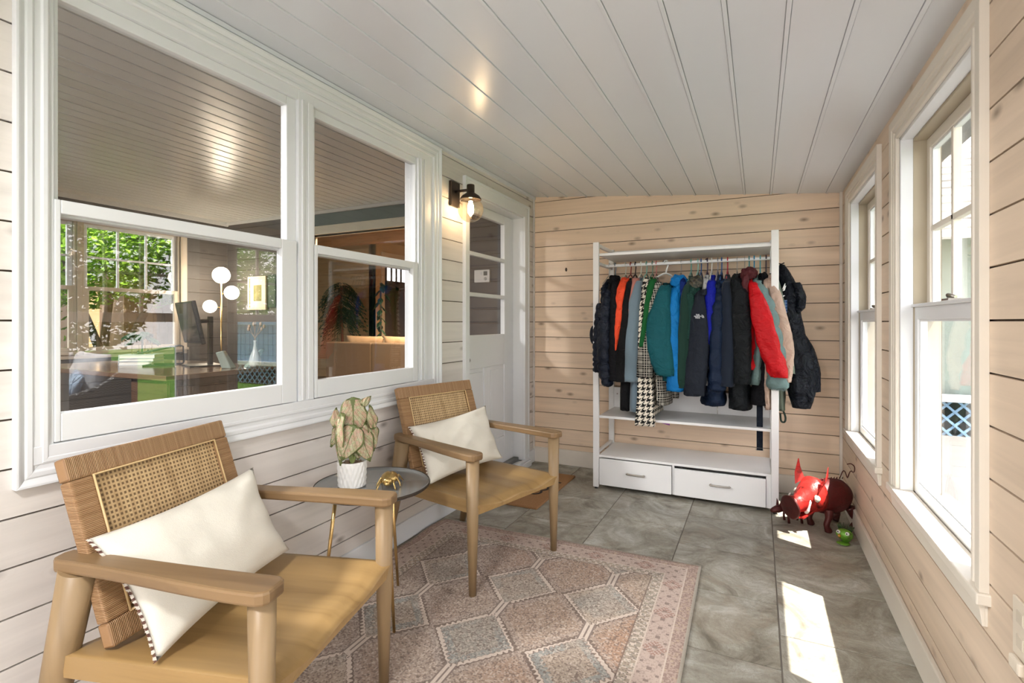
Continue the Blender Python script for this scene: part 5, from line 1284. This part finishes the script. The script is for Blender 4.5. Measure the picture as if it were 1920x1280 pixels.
MB().box(-.135, .135, -.014, -.004, -.18, .18).build('mount', plain('cream_mount', (.75, .62, .48), .7), pf)
MB().box(-.070, .070, -.017, -.013, -.10, .10).build('print', plain('garden_print', (.20, .19, .07), .6, 0, .3, .8, 12), pf)
pf2 = thing('canvas_print', 'narrow dark green canvas hanging beside the cream framed picture', 'picture', (-5.40, OY, 1.64))
MB().box(-.06, .06, -.02, -.002, -.20, .20).build('canvas', plain('dark_green_canvas', (.02, .05, .04), .6, 0, .3, .5, 14), pf2)
th = thing('thermostat', 'white thermostat on the grey plank wall seen through the door glass', 'thermostat', (-2.44, OY, 1.705))
MB().box(-.085, .085, -.028, -.002, -.062, .062).build('housing', MAT['whitecer'], th, bevel=.006)
MB().box(.022, .062, -.031, -.026, .005, .045).build('display', plain('grey_display', (.10, .11, .10), .3), th)
MB().lathe([(.001, .006), (.015, .005), (.016, 0), (.001, 0)], (0, 0, 0), 20, Matrix.Translation((.042, -.028, -.028)) @ Matrix.Rotation(PI / 2, 4, 'X')).build('dial', plain('light_grey_dial', (.5, .5, .48), .4), th)

# ---------------------------------------------------------------- living room beyond the opening
mb = MB(); mb.box(-10, -2.9, OY + .09, 11, FZ - .1, FZ); mb.build('floor_living', MAT['floorwood'], kind='structure')
LZ = 2.86
board_wall('wall_living_back', MAT['tanpan'], 0, 7.75, -1, -10, -6.72, [], z0=FZ, z1=LZ + .1, g0=.3, gs=.24, back=.08)
DH = (8.08, 8.94, FZ, 2.56)
board_wall('wall_living_door', MAT['tanplain'], 1, -6.72, 1, 7.75, 10.4, [DH], z0=FZ, z1=LZ + .1, g0=5, back=.1)
mb = MB(); mb.box(-10.1, -10, 4.4, 7.8, FZ, LZ + .1); mb.build('wall_living_left', MAT['tanplain'], kind='structure')
mb = MB(); mb.box(-2.98, -2.90, OY + .13, 10.4, FZ, LZ + .1); mb.build('wall_living_right', MAT['tanplain'], kind='structure')
mb = MB(); mb.box(-6.8, -2.9, 10.4, 10.5, FZ, LZ + .1); mb.build('wall_living_end', MAT['tanplain'], kind='structure')
mb = MB(); y = OY + .09
while y < 10.4: mb.rnd(); mb.box(-10, -2.9, y, y + .235, LZ, LZ + .02); y += .24
mb.cm = 1; mb.box(-10.1, -2.9, OY + .09, 10.5, LZ + .015, LZ + .1); mb.build('ceiling_living', [MAT['tanpan'], MAT['gap']], kind='structure', bevel=.003)
WB_ = wood('amber_beam_wood', (.42, .19, .07), (.26, .11, .035), 0, .45)
for i, yb in enumerate((5.35, 7.1)):
    MB().box(-9.9, -3.0, yb, yb + .16, LZ - .19, LZ).build('trim_%d' % (8 + i), WB_, kind='structure', bevel=.006)
sf = MB().box(-4.35, -4.10, OY + .14, 10.3, LZ - .10, LZ).build('trim_10', plain('grey_soffit', (.45, .42, .37), .4), kind='structure', bevel=.004)
for i, (x, y) in enumerate(((-4.22, 5.0), (-4.22, 6.4), (-4.22, 8.0))):
    rl = thing('recessed_light', ['recessed downlight in the soffit nearest the opening', 'middle recessed downlight in the soffit', 'recessed downlight in the soffit farthest from the opening'][i], 'light', (x, y, LZ - .102), 0, 'downlights in the soffit')
    MB().lathe([(.045, .0), (.062, 0), (.062, -.006), (.045, -.004)], (0, 0, 0), 28).build('trim_ring', MAT['trim'], rl)
    MB().lathe([(.001, -.001), (.044, -.001), (.044, -.003), (.001, -.003)], (0, 0, 0), 24).build('lens', emit('downlight_glow', (1, .78, .5), 20), rl)
    l = bpy.data.lights.new('downlight', 'SPOT'); l.energy = 420; l.color = (1, .78, .52); l.spot_size = math.radians(140); l.spot_blend = .8; l.shadow_soft_size = .05
    lo = bpy.data.objects.new('downlight', l); COL.objects.link(lo); lo.location = (x, y, LZ - .12)
# front door of the house
fd = bpy.data.objects.new('door_2', None); COL.objects.link(fd); fd['kind'] = 'structure'
FDM = plain('dark_front_door', (.055, .035, .030), .35, 0, .5); x = -6.72; y0, y1 = DH[0] + .02, DH[1] - .02
mb = MB(); sweep_rect(mb, x, 1, DH, [(0, 0), (0, .02), (.09, .02), (.09, 0)], 'LTR'); mb.build('door_casing', MAT['winpaint'], fd, bevel=.003)
zg0, zg1 = 2.10, 2.36
mb = MB(); mb.box(x - .06, x - .02, y0, y1, zg1, 2.54); mb.box(x - .06, x - .02, y0, y1, FZ, FZ + .2); mb.box(x - .06, x - .02, y0, y0 + .10, FZ, 2.54); mb.box(x - .06, x - .02, y1 - .10, y1, FZ, 2.54)
mb.box(x - .06, x - .02, y0, y1, 1.90, zg0); ym = (y0 + y1) / 2; mb.box(x - .06, x - .02, ym - .05, ym + .05, FZ, zg0); mb.box(x - .05, x - .035, y0, y1, FZ, 1.91); mb.box(x - .055, x - .025, y0, y1, .98, 1.08)
for k in (1, 2, 3): yy = y0 + .10 + (y1 - y0 - .20) * k / 4; mb.box(x - .06, x - .02, yy - .012, yy + .012, zg0, zg1)
lf = mb.build('door_leaf', FDM, fd, bevel=.004); MB().box(x - .042, x - .038, y0 + .1, y1 - .1, zg0, zg1).build('pane', MAT['glass'], lf)
MB().sphere((x + .03, y1 - .07, 1.12), .03, 14).build('door_knob', MAT['steel'], fd)
sfa = thing('sofa', 'tan sofa seen from behind in the living room past the opening', 'sofa', (0, 0, 0))
fab = fabric('brown_sofa_weave', (.155, .105, .07), .9, 300, .1); fab2 = fabric('tan_sofa_cushions', (.42, .28, .17), .9, 300, .1)
mb = MB(); mb.box(-6.36, -5.42, 6.2, 6.42, FZ + .06, .935); mb.box(-5.412, -4.40, 6.2, 6.42, FZ + .06, .935); mb.build('sofa_back', fab, sfa, bevel=.02)
MB().box(-6.36, -4.40, 6.42, 7.15, FZ + .06, .52).build('sofa_seat', fab2, sfa, bevel=.03)
for xa in (-6.36, -4.58): MB().box(xa, xa + .18, 6.42, 7.15, FZ + .06, .75).build('sofa_arm', fab2, sfa, bevel=.03)
for xa in (-6.3, -4.48):
    for ya in (6.26, 7.06): MB().box(xa, xa + .05, ya, ya + .05, FZ, FZ + .07).build('foot', MAT['darkwood'], sfa)
for k, (a, b) in enumerate(((-6.20, -5.42), (-5.41, -4.60))):
    p = finish_pillow(pillow_mesh((a, 6.50, 1.035), (b, 6.50, 1.03), (b, 6.56, .53), (a, 6.56, .53), .11, 3 + k, (0, -1, 0), .03, 20, .008), 'sofa_cushion', fab2)
    tag(p, ('left' if k == 0 else 'right') + ' tan back cushion on the sofa in the living room', 'cushion', 'back cushions of the tan sofa')
pp = thing('indoor_palm', 'tall dark leafy palm plant against the golden wall behind the sofa', 'plant', (-6.95, 7.15, FZ))
PALM = plain('dark_palm_green', (.018, .05, .018), .45, 0, .5, .4, 9)
MB().lathe([(.001, 0), (.13, 0), (.17, .30), (.15, .30), (.14, .27), (.001, .27)], (0, 0, 0), 24).build('pot', plain('clay_pot', (.25, .12, .07), .7), pp)
mb = MB(); mb.tube(catmull([(0, 0, .25), (.02, .01, .8), (-.01, .0, 1.35), (0, 0, 1.75)], 12), [.024] * 13, 8); mb.build('trunk', plain('palm_stem', (.12, .04, .02), .7), pp)
mb = MB()
for k in range(90):
    a = k * 2.399; el = random.uniform(.1, 1.0); L = random.uniform(.34, .56); base = Vector((0, 0, 1.10 + .75 * random.random()))
    d = Vector((math.cos(a) * math.cos(el), math.sin(a) * math.cos(el), math.sin(el) * .5)); prev = []
    pts = [base + d * L * t + Vector((0, 0, -.75 * L * t * t * 1.3)) for t in [i / 9 for i in range(10)]]
    mb.tube(pts, .003, 4)
    for i in range(1, 10):
        for s in (-1, 1):
            p = pts[i]; o_ = d.cross(Vector((0, 0, 1))).normalized() * s; ll = .13 * math.sin(PI * (i / 10)) + .03
            q = p + (o_ * .6 + d * .4) * ll + Vector((0, 0, -.55 * ll)); n_ = Vector((0, 0, .010))
            b = len(mb.v); mb.v += [tuple(p + n_ * .8), tuple((p + q) / 2 + n_ + d * .012), tuple(q), tuple((p + q) / 2 - d * .010)]; mb.face((b, b + 1, b + 2, b + 3))
mb.build('fronds', PALM, pp, recalc=False)
pq = thing('climbing_plant', 'slim climbing plant on a stake left of the dark front door', 'plant', (-6.15, 7.30, FZ))
MB().lathe([(.001, 0), (.10, 0), (.12, .22), (.10, .22), (.001, .2)], (0, 0, 0), 20).build('pot', MAT['whitecer'], pq)
MB().tube([(0, 0, .1), (0, 0, 1.75)], .016, 8).build('stake', plain('moss_stake', (.08, .06, .04), .9), pq)
for k in range(16):
    a = k * 2.2; z = .75 + .07 * k; r = .03 + .10 * (k > 9) * random.random(); heart_leaf('leaf', pq, (r * math.cos(a), r * math.sin(a), z), (math.cos(a), math.sin(a), -.9), (math.cos(a), math.sin(a), .8), .13, .05, .4, PALM)

# ---------------------------------------------------------------- outdoors
def leafage(mb, c, rad, n, size, rnd=random, shell=.45):
    for _ in range(n):
        v = Vector((rnd.gauss(0, 1), rnd.gauss(0, 1), rnd.gauss(0, 1))).normalized(); r = shell + (1 - shell) * rnd.random()
        p = Vector((c[0] + v.x * rad[0] * r, c[1] + v.y * rad[1] * r, c[2] + v.z * rad[2] * r))
        a = Vector((rnd.gauss(0, 1), rnd.gauss(0, 1), rnd.gauss(0, .6))).normalized(); b_ = a.orthogonal().normalized(); s = size * rnd.uniform(.6, 1.4); b = len(mb.v)
        f = a.cross(b_) * s * .15
        mb.v += [tuple(p - a * s), tuple(p + b_ * s * .45 + f), tuple(p + a * s), tuple(p - b_ * s * .45 + f)]; mb.rnd(); mb.face((b, b + 1, b + 2)); mb.face((b, b + 2, b + 3))
def leafmat(name, c1, c2):
    n = NM(name); r = n.xyz(n.rn()); n.col(n.mix(r[0], c1, c2)); n.set(.5, 0, .3)
    tr = n.n('BsdfTranslucent'); n.L(n.mix(r[0], c1, c2), tr.inputs[0]); mx = n.n('MixShader'); mx.inputs[0].default_value = .4
    n.L(n.b.outputs[0], mx.inputs[1]); n.L(tr.outputs[0], mx.inputs[2]); n.L(mx.outputs[0], n.t.nodes['Material Output'].inputs[0]); return n.m
LG = leafmat('sunny_leaves', (.12, .26, .015), (.32, .50, .05)); DG = leafmat('deep_green_leaves', (.02, .06, .012), (.08, .17, .025))
BARK = plain('grey_bark', (.10, .075, .055), .9, 0, .2, .4, 15, .6, 30)
def tree(name, label, loc, stems, blobs, mt, n, size, cat='tree'):
    t = thing(name, label, cat, loc)
    mb = MB()
    for s in stems: mb.tube(catmull(s, 14), [.075 - .0032 * i for i in range(15)], 8)
    mb.build('trunk', BARK, t)
    mb = MB()
    for c, r, k in blobs: leafage(mb, c, r, int(n * k), size)
    o = mb.build('foliage', mt, t, recalc=False); return t
# garden on the far side of the house (seen through the house window)
gl = MB(); gl.box(-16, -6.4, -4, 12, -.3, -.12); tag(gl.build('side_lawn', plain('shaded_lawn_soil', (.07, .10, .03), .95, 0, .1, .5, 5)), kind='structure')
tree('garden_tree', 'multi-stemmed tree with bright yellow green leaves outside the house window', (-8.2, 4.05, -.12),
     [[(0, 0, 0), (.1, -.15, .8), (.2, -.5, 1.7), (.1, -.8, 2.6)], [(0, .05, 0), (-.1, .2, .9), (.1, .5, 1.8), (.2, .7, 2.7)], [(-.1, 0, 0), (.0, -.1, 1.), (-.2, .1, 2), (0, .1, 2.9)]],
     [((0, 0, 2.75), (.9, 1.5, .75), .55), ((.3, -.7, 2.1), (.7, .8, .6), .22), ((-.4, .8, 2.1), (.5, .6, .5), .15), ((.1, -1.2, 1.2), (.5, .6, .9), .12)], LG, 9000, .055)
tree('garden_shrub', 'darker green shrub low outside the left house window', (-8.6, 2.2, -.12), [[(0, 0, 0), (0, .1, .5), (0, 0, 1), (0, .1, 1.4)]], [((0, 0, 1.2), (.7, 1.0, 1.2), 1)], LG, 5200, .05, 'shrub')
tree('garden_shrub', 'dense hedge shrub farther left outside the house window', (-11.2, 2.0, -.12), [[(0, 0, 0), (0, .1, .5), (0, 0, 1), (0, .1, 1.4)]], [((0, 0, 2.0), (.9, 2.3, 2.2), 1)], DG, 8000, .09, 'shrub')
def shingle_wall(name, label, x0, x1, y0, y1, z0, z1, nx):
    n = NM(name + '_shingles'); r = n.xyz(n.rn()); n.col(n.mix(r[0], (.20, .13, .08), (.36, .26, .17))); n.set(.85)
    t = thing(name, label, 'building', (0, 0, 0)); mb = MB(); z = z0
    while z < z1:
        y = y0 - random.random() * .1
        while y < y1:
            w_ = random.uniform(.10, .19); a, b = max(y, y0), min(y + w_ - .006, y1)
            if b > a: mb.rnd(); X = x1 if nx > 0 else x0; mb.loft([[(X, a, z), (X, b, z), (X, b, z + .2), (X, a, z + .2)], [(X + nx * .022, a, z), (X + nx * .022, b, z), (X + nx * .004, b, z + .2), (X + nx * .004, a, z + .2)]], smooth=False)
            y += w_
        z += .17
    mb.build('wall', n.m, t); MB().box(x0, x1, y0, y1, z0, z1).build('core', plain('shed_core', (.15, .1, .07), .9), t)
    MB().prism([(x0 - .2, z1), (x1 + .35, z1), ((x0 + x1) / 2, z1 + 1.0)], lambda x, z: (x, y0 - .2, z), lambda x, z: (x, y1 + .2, z)).build('roof', MAT['gap'], t); return t
shingle_wall('shingled_garage', 'wood shingled outbuilding wall beyond the tree outside the house window', -12, -9.3, 4.75, 9.5, -.12, 2.9, 1)
# yard on the window side
MB().box(RX + .14, 4.1, -5, 13, -.12, -.02).build('patio', plain('pale_concrete', (.16, .155, .145), .85, 0, .3, .12, 2, .2, 40), kind='structure')
n = NM('lawn_grass'); f = n.noise(n.P, 40, 4); f2 = n.noise(n.P, 1.5, 2); n.col(n.mix(f2, n.mix(f, (.03, .10, .012), (.08, .22, .03)), n.mix(f, (.06, .16, .02), (.16, .30, .06)))); n.set(.9, 0, .1); n.bump(f, .8, .03)
MB().box(4.1, 24, -8, 24, -.12, -.04).build('lawn', n.m, kind='stuff')
bpy.data.objects['lawn']['label'] = 'sunlit green lawn beyond the patio'; bpy.data.objects['lawn']['category'] = 'grass'
ws = thing('wicker_sofa', 'dark grey wicker garden sofa on the patio outside the windows', 'sofa', (0, 0, 0))
n = NM('grey_wicker'); x = n.xyz(); u = n.M('ADD', x[0], x[1]); wv = n.M('SINE', n.M('ADD', n.M('MULTIPLY', x[2], 260), n.M('MULTIPLY', n.M('SINE', n.M('MULTIPLY', u, 150)), 1.4)))
n.col(n.mix(n.M('GREATER_THAN', wv, -.2), (.012, .013, .015), (.075, .08, .088))); n.set(.45); n.bump(wv, .6, .01); WK = n.m
SX0, SX1, SY0, SY1 = 2.15, 3.75, 2.30, 3.08
prof = [(SY0, -.02), (SY0, .42), (SY0 + .06, .50), (SY0 + .30, .545), (SY0 + .52, .62), (SY0 + .68, .75), (SY1 - .06, .84), (SY1 + .04, .85), (SY1 + .04, -.02)]
for xa in (SX0, SX1 - .07):
    mb = MB(); mb.prism(prof, lambda y, z: (xa, y, z), lambda y, z: (xa + .07, y, z)); mb.build('side_panel', WK, ws, bevel=.01)
    mb = MB(); mb.tube(catmull([(xa + .035, y, z) for y, z in prof[:-1]], 40), .032, 10); mb.build('arm_rim', WK, ws)
MB().box(SX0 + .07, SX1 - .07, SY1 - .06, SY1 + .03, -.02, .84).build('back_panel', WK, ws, bevel=.01)
MB().box(SX0 + .07, SX1 - .07, SY0 + .02, SY1 - .06, -.02, .26).build('seat_base', WK, ws, bevel=.01)
GC = fabric('light_grey_outdoor_fabric', (.50, .51, .54), .9, 250, .06)
for k, (a, b) in enumerate(((SX0 + .09, SX0 + .78), (SX0 + .83, SX1 - .09))):
    mb = MB().box(a, b, SY0 + .02, SY1 - .10, .262, .40); o = mb.build('seat_cushion', GC, ws, bevel=.03)
    p = finish_pillow(pillow_mesh((a, 2.92, .93), (b, 2.95, .95), (b, 2.80, .42), (a, 2.78, .42), .10, 9 + k, (0, -1, .2), .05, 20, .01), 'garden_cushion', GC)
    tag(p, ('nearer' if k == 0 else 'farther') + ' light grey back cushion on the wicker garden sofa', 'cushion', 'grey cushions on the garden sofa')
n = NM('blue_lattice_print'); x = n.xyz(); a = n.M('ABSOLUTE', n.M('SINE', n.M('MULTIPLY', n.M('ADD', x[0], n.M('MULTIPLY', x[2], .6)), 24))); b = n.M('ABSOLUTE', n.M('SINE', n.M('MULTIPLY', n.M('SUBTRACT', x[0], n.M('MULTIPLY', x[2], .6)), 24)))
n.col(n.mix(n.M('LESS_THAN', n.M('MINIMUM', a, b), .16), (.36, .46, .58), (.015, .05, .12))); n.set(.9)
p = finish_pillow(pillow_mesh((2.28, 2.70, .72), (2.66, 2.84, .80), (2.68, 2.68, .44), (2.26, 2.52, .41), .055, 21, (0, -1, .2), .08, 20, .005), 'patterned_pillow', n.m); tag(p, 'blue patterned throw pillow on the wicker garden sofa', 'pillow')

# low deck with lattice skirt and blue board fence, shed with shingle roof
BLUE = plain('blue_grey_paint', (.22, .36, .50), .6, 0, .3, .06, 3); DKG = plain('underdeck_shade', (.02, .03, .025), .9)
fc = thing('deck_fence', 'blue board fence over a lattice skirt at the end of the yard', 'fence', (0, 0, 0))
x = 3.35
while x < 6.55: MB().box(x, x + .125, 7.34, 7.36, .44, 1.22 + .0).build('board', BLUE, fc); x += .14
MB().box(3.3, 6.6, 7.30, 7.38, 1.20, 1.26).build('top_rail', BLUE, fc, bevel=.004); MB().box(1.2, 6.6, 7.27, 7.38, .36, .44).build('bottom_rail', plain('white_deck_edge', (.62, .64, .62), .5), fc, bevel=.004)
mb = MB()
for sgn in (1, -1):
    k = 1.2 - .4
    while k < 6.6:
        a, b = (k, k + .38) if sgn > 0 else (k + .38, k)
        mb.prism([(a, -.02), (a + .035, -.02), (b + .035, .36), (b, .36)], lambda x, z: (x, 7.30 + (.008 if sgn > 0 else 0), z), lambda x, z: (x, 7.308 + (.008 if sgn > 0 else 0), z)); k += .15
mb.build('lattice', BLUE, fc, recalc=True)
MB().box(3.3, 6.6, 7.375, 7.385, .44, 1.20).build('gap_shade_sheet', plain('fence_gap_shade', (.06, .09, .12), .8), fc)  # dark sheet puts shade into the gaps between the fence boards
MB().box(1.2, 6.6, 7.42, 7.46, -.02, .36).build('underdeck_sheet', DKG, fc)  # near-black sheet stands in for the shade under the deck
sh = thing('garden_shed', 'garden shed with grey shingle roof beyond the right windows', 'building', (0, 0, 0))
MB().box(1.1, 3.3, 7.5, 10.5, 0, 2.35).build('wall', plain('pale_sage_siding', (.34, .38, .33), .6), sh)
mb = MB(); RM = []
for k in range(13):
    y = 7.0 + k * .17; z = 2.15 + k * .125
    X = .9
    while X < 3.5: w_ = random.uniform(.16, .3); mb.rnd(); mb.loft([[(X, y, z), (min(X + w_, 3.5), y, z), (min(X + w_, 3.5), y, z + .025), (X, y, z + .025)], [(X, y + .19, z + .132), (min(X + w_, 3.5), y + .19, z + .132), (min(X + w_, 3.5), y + .19, z + .140), (X, y + .19, z + .140)]], smooth=False); X += w_
n = NM('weathered_shingle'); r = n.xyz(n.rn()); n.col(n.mix(r[0], (.20, .19, .18), (.36, .34, .31))); n.set(.85); mb.build('roof', n.m, sh)
for i, (x, y, h, r) in enumerate(((8.6, 10.2, 3.2, 1.7), (11.4, 7.2, 3.0, 1.7), (12.2, 3.2, 3.0, 1.7), (5.2, 11.4, 3.4, 1.6), (12.2, -.8, 3.0, 1.8), (1.6, 14.6, 3.8, 1.9))):
    tree('yard_tree', ['leafy tree behind the right end of the blue fence', 'broad tree right of the blue fence', 'round tree across the lawn from the wicker sofa', 'leafy tree behind the blue fence, beside the shed', 'tree at the near far side of the lawn', 'tall tree behind the garden shed'][i], (x, y, -.04),
         [[(0, 0, 0), (.1, 0, 1), (-.1, .1, 2), (0, 0, h)]], [((0, 0, h), (r, r, r * .95), .7), ((.4, -.3, h * .45), (r * .9, r * .9, r * .6), .3)], (LG, DG)[i % 2], 4200, .11)

fill_light('house_fill', 'white ceiling fill lamp added out of view near the front of the house room', -3.3, .35, OCZ - .001, 8, 115)  # unseen fill lamp added to brighten the house room
tree('sky_block_hedge', 'tall dark hedge added behind the side garden to block the white sky', (-14, 5.0, -.12), [[(0, 0, 0), (0, 0, 1), (0, 0, 2), (0, 0, 3)]], [((0, 0, 2.6), (1.2, 5.5, 3.2), 1)], DG, 15000, .14, 'hedge')  # added behind the trees to keep white sky out of the leaf gaps
